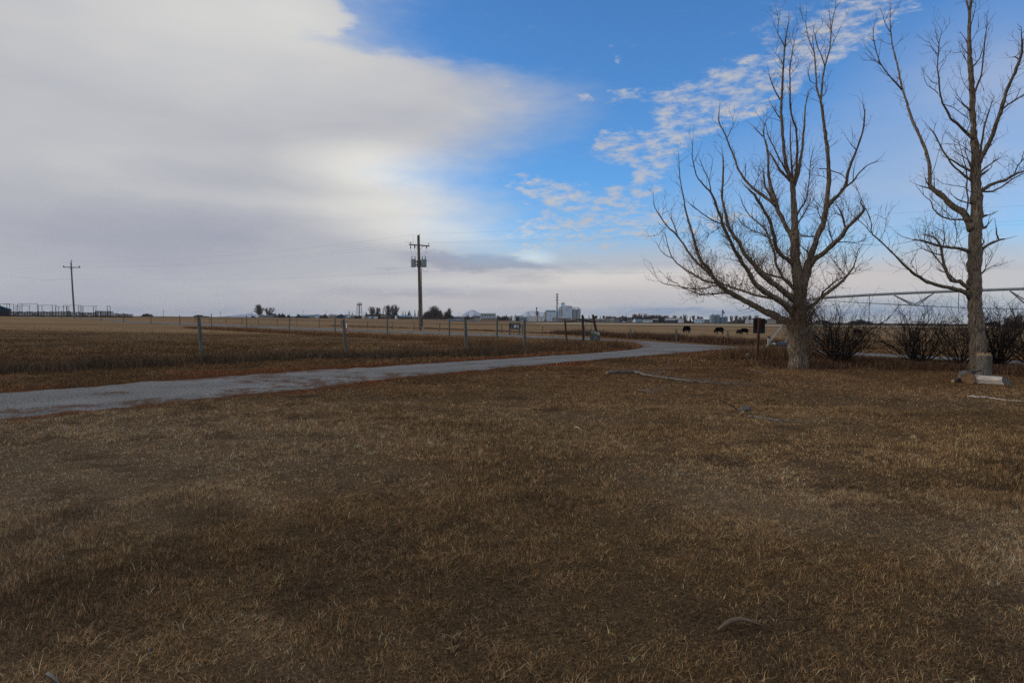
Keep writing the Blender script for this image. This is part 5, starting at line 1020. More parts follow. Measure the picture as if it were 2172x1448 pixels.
# the last animal has a calf standing against it
p = G(1572, 709); o = bpy.data.objects.new('calf', cme); C.objects.link(o); o.location = p+Vector((0, 1.2, 0)); s_ = 9.5/1448*p.y/1.36; o.scale = (s_, s_, s_); o.rotation_euler.z = R(25); tag(o, 'black calf half hidden behind the rightmost grazing cow', 'calf')

# ------------------------------------------------------------------ cattle pens
YK = 215.0; kk_ = YK/1448
pen0 = onG(120, YK)
def kq(px, py, dy=0.0, o=pen0): return at(px, py, YK+dy)-o
zk = lambda px, dy=0: Hf(at(px, 668, YK+dy).x, YK+dy)
frames = [(-12, 22, 644.3, (0, 20.4), 3), (6, 32, 645.3, (14.5, 29), 14), (33, 44, 648.5, (34, 42), 20), (37, 80, 644.4, (37.5, 46.5, 79), 4), (45, 64, 648, (62,), 22), (80, 120, 647.3, (81.5, 89, 111, 118.5), 8), (118, 147, 650, (118, 124.5, 141, 146), 18), (134, 172, 647.4, (134.5, 142, 166, 170), 6), (172, 206, 649.2, (173.5, 176, 198, 203.5), 10), (226.5, 234, 648.6, (227.3, 233.5), 2)]
fl = ['leftmost', 'second from the left', 'small third', 'long high', 'low one behind the long high', 'wide middle', 'low railed one just left of the pole', 'frame behind the leaning utility pole', 'one just right of the leaning pole', 'narrow tall rightmost']
for (xa, xb, yt, xs_, dy), f_ in zip(frames, fl):
    o0 = Vector((at(xs_[0], 668, YK+dy).x, YK+dy, zk(xs_[0], dy))); t = empty('overhead_frame', o0, 'dark steel overhead frame above the cattle pens, '+f_, 'frame', 'overhead frames of the cattle pens')
    MB().bar(kq(xa, yt, dy, o0), kq(xb, yt, dy, o0), .10).build('top_beam', M['dark'], t)
    for x in xs_: a = kq(x, yt, dy, o0); MB().bar((a.x, a.y, zk(x, dy)-o0.z), a, .11).build('upright', M['dark'], t)
def pens(name, x0, x1, yt0, yt1, dy, label, gaps, m_):
    o0 = Vector((at(x0, 668, YK+dy).x, YK+dy, zk(x0, dy))); t = empty(name, o0, label, 'pen fence'); n = int((x1-x0)/gaps)
    for i in range(n):
        xa, xb = x0+(x1-x0)*i/n, x0+(x1-x0)*(i+1)/n; yt = yt0+(yt1-yt0)*i/n+random.uniform(-.6, .6)
        A = kq(xa, yt, dy, o0); B = kq(xb, yt, dy, o0); za = zk(xa, dy)-o0.z; hgt = A.z-za; mb = MB()
        for r_ in range(6):
            z = za+hgt*(.12+.88*r_/5.4); mb.bar((A.x, A.y, z), (B.x-.02, A.y+random.uniform(-.03, .03), z), .05, hgt/6*random.uniform(.55, .95))
        mb.bar((A.x, A.y, za), (A.x, A.y, A.z+.05), .12)
        mb.build('panel', m_, t)
pens('pen_fence', -14, 70, 659.8, 661.3, 0, 'dark slatted pen fence at the far left beneath the overhead frames', 6, M['dark'])
pens('pen_fence', 68, 150, 661, 660.0, 2, 'dark slatted pen fence left of the leaning utility pole', 6, M['dark'])
pens('pen_fence', 150, 205, 662, 662.6, 3, 'dark slatted pen fence right of the leaning utility pole', 6, M['dark'])
pens('loading_chute', 202, 240, 659.5, 660.8, -2, 'dark loading chute with raised rail at the right end of the pens', 5, M['dark'])
pens('pen_fence', 240, 283, 664.5, 666.2, 3, 'low open rail fence trailing off right of the loading chute', 6, M['dark'])
# barn at the left edge
YB = 235.0
def house(name, x0, x1, yb, yeave, yridge, Y, label, cat='house', wall='offwhite', roof='darkroof', gable=False, depth=9, nwin=2, rz=0, door=True, hip=False):
    pa, pb_ = at(x0, yb, Y), at(x1, yb, Y); W = pb_.x-pa.x; o0 = Vector(((pa.x+pb_.x)/2, Y, Hf((pa.x+pb_.x)/2, Y))); rz = rz-math.atan2(o0.x, o0.y)*.9; W *= math.cos(math.atan2(o0.x, o0.y))
    he = max(1.0, at((x0+x1)/2, yeave, Y).z-o0.z); hr = max(he+.3, at((x0+x1)/2, yridge, Y).z-o0.z); D = depth
    t = empty(name, o0, label, cat, rz=rz)
    MB().box((0, D/2, he/2-.3), (W, D, he+.6)).build('wall', M[wall], t)
    e_ = .35
    if gable:      # gable end faces the camera
        MB().prism([(-W/2-e_, he), (0, hr), (W/2+e_, he), (W/2+e_, he-.16), (0, hr-.2), (-W/2-e_, he-.16)], -e_, D+e_).build('roof', M[roof], t)
        MB().prism([(-W/2+.02, he-.02), (W/2-.02, he-.02), (0, hr-.22)], .02, D-.02).build('gable', M[wall], t)
    elif hip:
        mb = MB(); mb.v = [(-W/2-e_, -e_, he), (W/2+e_, -e_, he), (W/2+e_, D+e_, he), (-W/2-e_, D+e_, he), (-W*.2, D/2, hr), (W*.2, D/2, hr)]; mb.f = [(0, 1, 5, 4), (1, 2, 5), (2, 3, 4, 5), (3, 0, 4), (3, 2, 1, 0)]; mb.build('roof', M[roof], t)
    else:
        mb = MB(); mb.v = [(-W/2-e_, -e_, he), (W/2+e_, -e_, he), (W/2+e_, D+e_, he), (-W/2-e_, D+e_, he), (-W/2-e_, D/2, hr), (W/2+e_, D/2, hr)]; mb.f = [(0, 1, 5, 4), (1, 2, 5), (2, 3, 4, 5), (3, 0, 4), (3, 2, 1, 0)]; mb.build('roof', M[roof], t)
    for i in range(nwin):
        x = -W/2+W*(i+.7)/(nwin+.6); wh = min(1.1, he*.38); MB().box((x, -.02, he*.55), (min(1.6, W*.14), .06, wh)).build('window', M['window'], t)
    if door: MB().box((W*.36, -.02, he*.38), (min(1.1, W*.12), .07, he*.72)).build('door', M['grey'], t)
    return t
house('barn', -36, 18.5, 673.5, 655, 645.5, YB, 'dark blue barn with pale blue roof cut by the left edge', 'barn', 'navy', 'blueroof', gable=True, depth=16, nwin=0, door=False)

# ------------------------------------------------------------------ town along the horizon
TD = 1250.0
def conifer(px, yt, yb, wpx, label, Y=TD, group='dark conifers of the town', seed=None):
    if seed is not None: random.seed(seed)
    o0 = onG(px, Y); hh = at(px, yt, Y).z-o0.z; W = wpx/1448*Y/2; t = empty('conifer', o0, label, 'conifer', group); mb = MB()
    n = 260
    for i in range(n):
        f = random.random()**.8; r_ = W*(1-f)**.8*(.55+.55*random.random()); a = random.uniform(0, 6.283); z = hh*(.06+.93*f); p = Vector((r_*math.cos(a), r_*math.sin(a), z-r_*.25))
        s_ = W*.42*(1.1-.7*f); d = Vector((math.cos(a), math.sin(a), -.45))*s_; q = Vector((-math.sin(a), math.cos(a), 0))*s_*.6
        mb.tri(p-d*.7, p+q, p+d, p-q)
    mb.build('crown', M['conifer'], t); MB().tube([(0, 0, -.3), (0, 0, hh*.98)], [W*.1, .04], 5).build('trunk', M['barkdark'], t)
def fartree(px, yt, wpx, label, Y=TD, group='bare trees of the town', m_='farpale', n=12, dens=1.0, seed=1, leanx=0, lw=.30):
    random.seed(seed); o0 = onG(px, Y); hh = at(px, yt, Y).z-o0.z; W = wpx/1448*Y/2; t = empty('bare_tree', o0, label, 'tree', group); mb = MB()
    tr = MB().tube([(0, 0, -.3), (0, 0, hh*.3)], [hh*.032, hh*.024], 6).build('trunk', M['barkdark'], t)
    for i in range(n):
        a = random.uniform(0, 6.283); sp = random.uniform(.1, 1); d = Vector((math.cos(a)*sp*W+leanx*W, math.sin(a)*sp*W, hh*(.98-.55*sp*sp*random.random()))); P = [Vector((0, 0, hh*.1*random.random()))]; Rr = [hh*.016]; st = (d-P[0])/7; p = P[0].copy()
        for k in range(7):
            p = p+st*Vector((1, 1, 1)).length/1.732+Vector((random.gauss(0, W*.035), random.gauss(0, W*.035), 0)); P.append(p.copy()); Rr.append(hh*.016*(1-.8*(k+1)/7))
            if k > 0:
                for _ in range(int(8*dens)): gnarl(mb, p, (st.normalized()+rnd_unit()*.8+UPV*.2), hh*random.uniform(.08, .24), lw*random.uniform(.5, 1), 3, .08, .3, 1, 3, .5)
        mb.tube(P, Rr, 4, cap=False)
    mb.build('crown', M[m_], t)
def farbush(px0, px1, yt, label, Y=TD, seed=3, name='thicket', n=None, m_='faroak'):
    random.seed(seed); o0 = onG((px0+px1)/2, Y); W = (px1-px0)/1448*Y; hh = at((px0+px1)/2, yt, Y).z-o0.z; mb = MB(); n = n or int((px1-px0)*16)
    for i in range(n):
        x = random.uniform(-.5, .5); env = (1-(2*abs(x))**3)*(.45+.62*vnoise(x*(6+(px1-px0)/9)+seed, 0, seed))
        p = Vector((x*W, random.uniform(-.15, .15)*W, -.2)); h = hh*float(env)*random.uniform(.65, 1.0)
        P = [p]; d = Vector((random.gauss(0, .12), random.gauss(0, .12), 1)).normalized()
        for k in range(4): d = (d+rnd_unit()*.16).normalized(); P.append(P[-1]+d*h/4)
        mb.tube(P, [.30, .27, .22, .16, .10], 3, cap=False)
        for k in (1, 2, 3, 4):
            for _ in range(2): gnarl(mb, P[k], rnd_unit()+UPV*.8, h*random.uniform(.1, .22), .2, 2, .05, .3, 0, 3, 0)
    return tag(mb.build(name, M[m_], None, loc=o0), label, 'bushes')
def farpole(px, yt, Y, label):
    o0 = onG(px, Y); hh = at(px, yt, Y).z-o0.z; t = empty('utility_pole', o0, label, 'utility pole', 'distant utility poles'); MB().tube([(0, 0, 0), (0, 0, hh)], [.2, .14], 6).build('pole', M['polegrey'], t); MB().box((0, 0, hh*.93), (2.4, .15, .2)).build('crossarm', M['polegrey'], t)
# left group
farpole(228, 659, 420, 'faint distant pole right of the cattle pens'); farpole(347, 657.5, 600, 'thin distant pole above the empty horizon on the left'); farpole(468, 660.5, 800, 'thin distant pole left of the far bare tree'); farpole(534, 660.5, 900, 'distant pole just left of the box trailer'); farpole(584.5, 658.5, 900, 'distant pole right of the hip-roofed house'); farpole(643, 658, 900, 'distant pole above the long dark shed'); farpole(691.5, 660, 1000, 'distant pole above the red-brown bushes'); farpole(703, 661, 1000, 'distant pole right of the red-brown bushes')
farbush(298, 326, 664.5, 'low dark hedge on the horizon above the left pasture', 520, 31); house('farmhouse', 303, 322, 670.5, 667.8, 666.6, 520, 'low dark farmhouse in the hedge on the left horizon', 'farmhouse', 'grey', 'darkroof', nwin=3)
farbush(408, 446, 667, 'low dark hedge on the horizon behind the first near post', 700, 32, n=260)
fartree(551, 650, 24, 'larger far bare tree above the box trailer', 900, seed=5, dens=1.2, n=16); fartree(570, 654.5, 19, 'smaller forked bare tree right of the box trailer', 900, seed=6, leanx=.25)
tr_ = house('box_trailer', 549, 559.5, 673.4, 667.8, 667.4, 880, 'cream box trailer parked under the far bare tree', 'trailer', 'cream', 'cream', nwin=0, depth=3, door=False); house('horse_trailer', 545.5, 549, 673.4, 670, 669.6, 878, 'small white trailer at the left end of the cream box trailer', 'trailer', 'white', 'white', nwin=1, depth=2.5, door=False)
house('house', 570, 588.5, 673, 669, 664.6, 905, 'house with dark hip roof right of the forked bare tree', 'house', 'grey', 'darkroof', hip=True, depth=14, nwin=3); house('shed', 560, 580, 673.4, 669.5, 668.2, 895, 'long low grey shed in front of the hip-roofed house', 'shed', 'grey', 'paleroof', nwin=0, depth=7)
farbush(588, 606, 662.5, 'grey bare bushes right of the hip-roofed house', 930, 33); farbush(609, 615, 664, 'thin bush left of the long dark shed', 930, 34); farbush(627, 637, 665.5, 'dark bushes at the left end of the long dark shed', 930, 35); farbush(532, 543, 669, 'tiny dark hedge left of the box trailer', 900, 36)
house('shed', 606, 634, 674, 671.2, 670.4, 1000, 'low flat grey building behind the bushes left of the long dark shed', 'shed', 'bluegrey', 'bluegrey', nwin=0, depth=10, door=False)
house('shed', 633, 657, 674, 670.6, 667.6, 1000, 'long dark shed with pale blue roof', 'shed', 'navy', 'blueroof', nwin=0, depth=16); house('store', 657, 669, 674, 669, 667.4, 1000, 'pinkish white building right of the long dark shed', 'building', 'offwhite', 'blueroof', nwin=1, depth=14); house('store', 668.5, 682, 674, 669.5, 666.2, 1002, 'blue gabled building right of the pinkish white one', 'building', 'lightblue', 'blueroof', gable=True, nwin=1, depth=14)
farbush(661, 675, 663.5, 'grey bushes behind the pinkish white building', 1040, 37); farbush(677, 696, 664, 'red-brown bushes right of the blue gabled building', 990, 38); house('house', 697, 714, 674.5, 669.5, 666.6, 1010, 'grey-roofed house left of the navy barn', 'house', 'offwhite', 'paleroof', depth=12, nwin=2); farbush(701, 713, 661.8, 'dark bushes behind the grey-roofed house', 1050, 39)
house('barn', 714.5, 732, 674.8, 669.5, 666, 1010, 'navy blue gabled barn left of the water tower', 'barn', 'navy', 'navy', gable=True, depth=16, nwin=0); house('house', 731.5, 738, 675, 669, 666.4, 1020, 'pale blue little house right of the navy barn', 'house', 'lightblue', 'paleroof', nwin=1)
conifer(740.5, 657.8, 674, 5, 'narrow conifer left of the water tower', 1040, seed=51); conifer(747.5, 662.5, 674, 6, 'squat dark tree just left of the water tower', 1060, seed=52); house('house', 743, 754, 675, 670.5, 667.6, 1030, 'cream house left of the water tower legs', 'house', 'cream', 'paleroof', nwin=2); farbush(752.5, 757, 667.5, 'black bush at the foot of the water tower', 1020, 40, m_='conifer')
# water tower
YW = 1500.0; w0 = onG(762, YW); kw = YW/1448; wt = empty('water_tower', w0, 'white elevated water tower on slender legs above the town', 'water tower'); zt = at(762, 640.5, YW).z-w0.z; zb = at(762, 648, YW).z-w0.z; rw = 5.7*kw; hh = zt-zb
MB().lathe([(.3, zb-.5), (rw*.55, zb+hh*.05), (rw*.93, zb+hh*.28), (rw, zb+hh*.45), (rw, zb+hh*.62), (rw*.85, zb+hh*.82), (rw*.5, zb+hh*.96), (.4, zt)], k=26).build('tank', M['white'], wt, smooth=True)
MB().lathe([(rw*1.01, zb+hh*.60), (rw*1.0, zb+hh*.66), (rw*.95, zb+hh*.74)], k=26).build('blue_band', M['lightblue'], wt); MB().lathe([(rw*1.08, zb+hh*.40), (rw*1.08, zb+hh*.44)], k=26).build('catwalk', M['galv'], wt)
for i in range(6): a = math.pi/6+i*math.pi/3; MB().bar((rw*1.05*math.cos(a), rw*1.05*math.sin(a), 0), (rw*.93*math.cos(a), rw*.93*math.sin(a), zb+hh*.35), .55).build('leg', M['offwhite'], wt)
MB().tube([(0, 0, 0), (0, 0, zb)], [1.1, .8], 12).build('riser', M['offwhite'], wt)
for z in (.45, .75):
    for i in range(6): a, b_ = math.pi/6+i*math.pi/3, math.pi/6+(i+1)*math.pi/3; MB().bar((rw*math.cos(a), rw*math.sin(a), zb*z), (rw*math.cos(b_), rw*math.sin(b_), zb*z), .3).build('strut', M['offwhite'], wt)
house('pump_house', 757, 761.5, 675, 668.5, 668, 1490, 'small white block under the water tower', 'building', 'white', 'white', nwin=0, door=False)
farpole(771.5, 662, 1050, 'distant pole right of the water tower'); conifer(776.5, 660.5, 674, 7, 'dark conifer right of the water tower', 1080, seed=53)
for i, (a, b_, y, wl, lb) in enumerate(((767.5, 774, 671.2, 'white', 'first long white trailer right of the water tower'), (774.5, 781, 671, 'cream', 'cream trailer in the row right of the water tower'), (781.5, 788, 671.8, 'lightblue', 'pale blue trailer in the row below the bare trees'), (788.5, 795, 672.2, 'bluegrey', 'dull blue trailer in the row below the bare trees'), (793.5, 801, 672, 'white', 'rightmost white trailer of the row below the bare trees'))):
    house('trailer', a, b_, 675.8, y, y-.5, 1000-i, lb, 'trailer', wl, wl, nwin=2, depth=4, door=False)
fartree(789, 654, 15, 'bare tree left of the paired tall conifers', 1080, seed=7, n=13, dens=1.1); fartree(799, 655.5, 12, 'bare tree touching the left of the paired tall conifers', 1080, seed=8, dens=1.1); farbush(782, 802, 664, 'dark undergrowth below the bare trees left of the paired conifers', 1070, 41)
conifer(806, 653, 674, 6, 'left one of the paired tall conifers', 1080, seed=54); conifer(812.6, 651.5, 674, 6.5, 'right one of the paired tall conifers', 1075, seed=55)
fartree(823, 651.5, 17, 'broad bare tree right of the paired tall conifers', 1080, seed=9, n=15, dens=1.2); fartree(837, 650, 18, 'broad bare tree left of the white tank', 1080, seed=10, n=16, dens=1.2); farbush(816, 846, 664, 'grey undergrowth below the broad bare trees', 1070, 42)
house('barn', 807.5, 819, 676, 672.3, 669, 1000, 'brown-roofed low barn below the paired conifers', 'barn', 'rust', 'brownroof', depth=14, nwin=0); house('barn', 818.5, 828, 676, 673, 670.3, 1004, 'dark roofed shed right of the brown-roofed barn', 'shed', 'navy', 'darkroof', depth=10, nwin=0)
tk = onG(840, 990); tkk = empty('storage_tank', tk, 'small white round tank standing right of the broad bare trees', 'tank'); MB().lathe([(1.5, 0), (1.6, 3.2), (.3, 4.2)], k=14).build('shell', M['white'], tkk); MB().box((2.2, 0, .6), (2.6, 1.6, 1.4)).build('stand', M['galv'], tkk)
conifer(854.5, 659.5, 674, 6, 'dark conifer left of the brown utility pole, first of four', 1080, seed=56); conifer(860, 659.3, 674, 5, 'pale-trunked conifer, second of four left of the brown pole', 1090, seed=57); conifer(868, 658.7, 674, 12, 'broad dark conifer, third of four left of the brown pole', 1080, seed=58); conifer(880, 656.8, 675, 6, 'tall conifer just left of the brown utility pole', 1080, seed=59); conifer(887, 657.5, 675, 6, 'conifer right behind the brown utility pole', 1080, seed=60)
house('warehouse', 847, 874, 676.5, 671.8, 668.5, 1020, 'long blue-grey roofed warehouse left of the brown pole', 'warehouse', 'rust', 'blueroof', depth=18, nwin=4); house('shed', 874, 884, 677, 672.5, 671, 1020, 'pale grey shed between the warehouse and the brown pole', 'shed', 'grey', 'paleroof', depth=8)
farbush(894, 942, 651.5, 'large brown thicket of bare trees right of the brown pole', 980, 43, n=1300); farbush(938, 963, 657.5, 'smaller brown thicket right of the large one', 990, 44, n=520)
fartree(953, 657, 10, 'pale bare tree over the smaller brown thicket', 1000, seed=11); 
house('house', 963, 975, 678, 673.5, 671.3, 1050, 'grey house right of the smaller thicket', 'house', 'grey', 'darkroof', nwin=2); house('house', 975, 984, 678, 674, 671.8, 1055, 'cream-gabled house left of the grain bins', 'house', 'cream', 'brownroof', nwin=1); farbush(960, 1006, 668.5, 'low dark hedge left of the cream gabled barn', 1080, 45)
farpole(973.5, 662.5, 1100, 'left of two thin poles before the snowy peak'); farpole(993.5, 662, 1100, 'right of two thin poles before the snowy peak')
house('barn', 1005, 1018.5, 678, 672.3, 669.6, 1050, 'cream gabled barn at the left end of the grain bins', 'barn', 'cream', 'darkroof', nwin=1, depth=14)
house('low_shed', 949, 988, 684.5, 679.4, 677.2, 420, 'long low grey shed in the field behind the near fence', 'shed', 'grey', 'bluegrey', depth=6, nwin=0, door=False); house('low_shed', 994, 1008, 683.5, 679, 678.2, 440, 'low grey lean-to in the field right of the long shed', 'shed', 'grey', 'grey', depth=5, nwin=0, door=False); house('low_shed', 1009, 1017.5, 683.5, 679.6, 678.6, 442, 'small pale hut at the right end of the lean-to', 'shed', 'offwhite', 'paleroof', depth=4, nwin=0)
house('metal_shed', 1022, 1055, 678.6, 674, 671.2, 1090, 'long blue-grey metal shed below the six grain bins', 'shed', 'cream', 'bluegrey', depth=16, nwin=3)
def bin_(px, wpx, yt, yb, Y, label, m_='galv', cone=.25, cat='grain bin', grp='grain bins of the town', name='grain_bin'):
    o0 = onG(px, Y); k_ = Y/1448; r_ = wpx*k_/2; z1_ = at(px, yt, Y).z-o0.z; z0_ = 0; t = empty(name, o0, label, cat, grp); ze = z1_-r_*2*cone
    prof = [(r_, z0_-.3)]; nr = 7
    for i in range(nr): a = z0_+(ze-z0_)*i/nr; b_ = z0_+(ze-z0_)*(i+1)/nr; prof += [(r_, a+.02), (r_*1.012, (a+b_)/2), (r_, b_-.02)]
    MB().lathe(prof, k=22).build('shell', M[m_], t, smooth=True); MB().lathe([(r_*1.04, ze-.05), (r_*.16, z1_-.1), (r_*.14, z1_)], k=22).build('roof', M[m_], t); MB().lathe([(r_*.14, z1_), (r_*.14, z1_+r_*.16)], k=10).build('cap', M['dark'], t)
    return t
ords = ['first', 'second', 'third', 'fourth', 'fifth', 'sixth']
for i in range(6): bin_(1020.8+5.6*i, 5.5, 663.6, 671, 1130, 'silver grain bin, %s from the left in the row of six' % ords[i])
for i, (x, y, s_) in enumerate(((1055, 667, 71), (1066, 668, 72), (1070.5, 669, 73), (1074, 665.5, 74))): conifer(x, y, 677, 4.5, 'small dark conifer between the six bins and the white round tank, %s from the left' % ords[i], 1150, seed=s_)
farbush(1057, 1084, 670, 'dark hedge between the six grain bins and the white round tank', 1130, 46); bin_(1090, 6.5, 668, 677, 1100, 'single white round tank left of the bluish shed', 'white', .3, 'tank'); conifer(1094, 666.3, 677, 7, 'dark conifer behind the single white round tank', 1140, seed=75); farbush(1098, 1117, 668, 'brown bushes above the bluish shed', 1140, 47)
house('shed', 1102, 1118, 678.5, 673.5, 671, 1100, 'bluish grey shed left of the long white building', 'shed', 'bluegrey', 'bluegrey', nwin=1, depth=12); house('house', 1079, 1088, 678.5, 674, 671.6, 1105, 'white-roofed house left of the single white round tank', 'house', 'grey', 'paleroof', nwin=2)
house('warehouse', 1117, 1153.5, 679, 673.2, 670.4, 1150, 'long white building at the foot of the old brown-topped silo', 'warehouse', 'white', 'paleroof', depth=20, nwin=5)
o0 = onG(1139.3, 1130); so = empty('old_silo', o0, 'narrow old silo with dark brown upper half and spout', 'silo'); k_ = 1130/1448; zA = at(1139, 669, 1130).z-o0.z; zB = at(1139, 659.3, 1130).z-o0.z; zC = at(1139, 652.5, 1130).z-o0.z
MB().lathe([(2.5*k_, 0), (2.4*k_, zA)], k=14).build('lower_shell', M['offwhite'], so); MB().lathe([(2.4*k_, zA), (2.3*k_, zB-1), (1.0*k_, zB)], k=14).build('upper_shell', M['brownroof'], so); MB().tube([(-1.8*k_, 0, zA*.6), (-1.8*k_, 0, zC)], 1.1*k_, 8).build('elevator_leg', M['grey'], so); MB().box((-1.2*k_, 0, zC-.4), (3.2*k_, 2, 1.6)).build('head', M['dark'], so)
conifer(1152, 667.5, 678, 5, 'dark conifer left of the grain elevator', 1200, seed=76)
# grain elevator
YE = 1180.0; e0 = onG(1195, YE); ge = empty('grain_elevator', e0, 'tall pale blue and white grain elevator complex in the town', 'grain elevator'); kE = YE/1448
def eblock(name, x0, x1, yt, d, y0_, m_, yb=None):
    a = at(x0, yt, YE)-e0; b_ = at(x1, yt, YE)-e0; zb_ = 0 if yb is None else (at(x0, yb, YE)-e0).z
    return MB().box(((a.x+b_.x)/2, y0_+d/2, (a.z+zb_)/2-.1), (b_.x-a.x, d, a.z-zb_+.2)).build(name, M[m_], ge)
eblock('flat_storehouse', 1159.5, 1179.5, 659.5, 24, 2, 'lightblue'); eblock('storehouse_end_wall', 1155.5, 1159.4, 661, 24, 2.1, 'offwhite'); eblock('roof_gallery', 1158.5, 1179.3, 657.6, 26, 1.2, 'blueroof', 660)
for i in range(8): a = at(1161.2+i*2.35, 659, YE)-e0; MB().box((a.x, 1.1, a.z), (1.15, .25, 1.0)).build('gallery_window', M['white'], ge)
eblock('annex', 1184, 1190.5, 652.5, 14, 0, 'lightblue'); eblock('headhouse_tower', 1190.6, 1198.6, 643.5, 10, 3, 'lightblue'); eblock('headhouse_cap', 1193.2, 1198.8, 641.2, 8, 3.5, 'white', 644); eblock('workhouse', 1187.3, 1199.8, 650.5, 16, 1.2, 'white')
eblock('silo_block', 1199.4, 1213.8, 649.5, 20, -2, 'lightblue'); eblock('silo_gallery', 1199.2, 1212, 648.2, 8, 4, 'grey', 651)
for i in range(4): a = at(1200.8+i*3.1, 649.6, YE)-e0; MB().box((a.x, -2.1, a.z-1.2), (1.6, .25, .9)).build('gallery_window', M['white'], ge)
for x, y in ((1192, 652.6), (1195.4, 652.8), (1202, 653), (1206.2, 653), (1210.8, 653.1), (1203, 657)): a = at(x, y, YE)-e0; MB().box((a.x, -2.12 if x > 1199 else 1.08, a.z), (.9, .22, 1.0)).build('window', M['window'], ge)
for x in (1191.6, 1186.2, 1190.8): MB().bar(at(x, 655, YE)-e0+Vector((0, -1.2, 0)), at(x, 670, YE)-e0+Vector((0, -1.2, 0)), .7).build('spout', M['grey'], ge)
MB().bar(at(1186.5, 651, YE)-e0, at(1193, 650.5, YE)-e0, .8).build('conveyor', M['grey'], ge); MB().bar(at(1190, 643, YE)-e0, at(1195, 642.6, YE)-e0, .8).build('conveyor', M['brownroof'], ge)
for x, w_, yt in ((1218.6, 9, 654.2), (1227.6, 8.8, 653.4)):
    a = at(x, yt, YE)-e0; r_ = w_*kE/2; zt_ = a.z; t_ = MB().lathe([(r_, -.3), (r_, zt_-r_*.55), (r_*1.02, zt_-r_*.54), (r_*.15, zt_), (r_*.15, zt_+.8)], k=24).build('steel_bin', M['galv'], ge, loc=(a.x, 3, 0), smooth=False)
MB().bar(at(1213, 652.3, YE)-e0+Vector((0, 3, 0)), at(1229, 652.2, YE)-e0+Vector((0, 3, 0)), .7).build('conveyor', M['dark'], ge)
MB().tube([at(1213.9, 651, YE)-e0+Vector((0, -1.5, 0)), Vector(((at(1213.9, 651, YE)-e0).x, -1.5, 0))], .35, 6).build('downpipe', M['dark'], ge)
house('shed', 1171, 1186, 679, 673.6, 672.2, 1140, 'low white loading shed in front of the grain elevator', 'shed', 'offwhite', 'paleroof', nwin=2, depth=8); house('shed', 1186, 1212, 679.2, 675, 673.4, 1140, 'long low grey office in front of the grain elevator silos', 'shed', 'cream', 'grey', nwin=5, depth=8)
farpole(1167, 666.5, 1120, 'thin pole before the flat storehouse of the elevator'); farpole(1207.5, 667, 1120, 'thin pole before the elevator silos')
# cell tower
c0 = onG(1181, 1120); ct = empty('cell_tower', c0, 'tall slim cell tower with antenna clusters beside the grain elevator', 'cell tower'); zt_ = at(1181, 623.5, 1120).z-c0.z
MB().tube([(0, 0, 0), (0, 0, zt_)], [1.5, .7], 12).build('mast', M['grey'], ct)
for f, nr_ in ((.985, 6), (.88, 4), (.78, 4)):
    mb = MB(); z = zt_*f; mb.lathe([(1.7, z-.2), (1.7, z)], k=10)
    mb.build('platform', M['grey'], ct)
    for i in range(nr_): a = i*6.283/nr_+.3; MB().box((1.75*math.cos(a), 1.75*math.sin(a), z+.1), (.6, .5, 2.3), rz=a).build('antenna', M['grey'], ct)
MB().lathe([(.2, -.3), (1, 0), (.9, .2)], k=12).build('dish', M['offwhite'], ct, loc=(1.4, -.8, zt_*.66)).rotation_euler = (R(90), 0, 0)
for f in np.linspace(.1, .9, 14): MB().lathe([(1.5-.8*f+.12, zt_*f), (1.5-.8*f+.12, zt_*f+.35)], k=10).build('collar', M['dark'], ct)
# right of the elevator
conifer(1235.5, 666, 680, 7.5, 'dark conifer touching the right side of the steel bins', 1150, seed=77); conifer(1238.5, 670, 680, 5, 'short dark conifer behind the middle brace post', 1145, seed=78)
for i, (x, y, w_, s_) in enumerate(((1249, 668, 6, 79), (1273, 669, 6, 80), (1286, 669.5, 6, 81), (1295, 671, 4.5, 82), (1328, 667.6, 7, 83), (1340.5, 670.5, 5, 84), (1386, 668.5, 6, 85), (1392.5, 667.5, 6.5, 86), (1401, 671.5, 6, 87), (1409, 668.8, 7, 88), (1418, 668.3, 5, 89), (1425.7, 670, 5, 90), (1437, 671.5, 6, 91), (1464, 670, 6, 92))):
    conifer(x, y, 681, w_, 'dark conifer in the tree line right of the elevator, number %s counting rightward' % ['one', 'two', 'three', 'four', 'five', 'six', 'seven', 'eight', 'nine', 'ten', 'eleven', 'twelve', 'thirteen', 'fourteen'][i], 1150, seed=s_)
for i, (x, y, w_) in enumerate(((1257, 669, 8), (1264, 671, 7), (1280, 671, 8), (1303, 672, 8), (1320, 671, 8), (1346, 668, 10), (1356, 667, 10), (1370, 667.5, 12), (1380, 670.5, 8), (1398, 669.5, 9), (1413, 671, 9), (1430, 671, 9), (1444, 672, 8), (1452, 669.5, 13), (1471, 671, 10), (1481, 672, 9), (1487, 673, 8))):
    fartree(x, y, w_, 'grey bare tree in the town line right of the elevator, %s from the left' % (ords+['seventh', 'eighth', 'ninth', 'tenth', 'eleventh', 'twelfth', 'thirteenth', 'fourteenth', 'fifteenth', 'sixteenth', 'seventeenth'])[i], 1170, seed=100+i, n=10, dens=1.0, lw=.32)
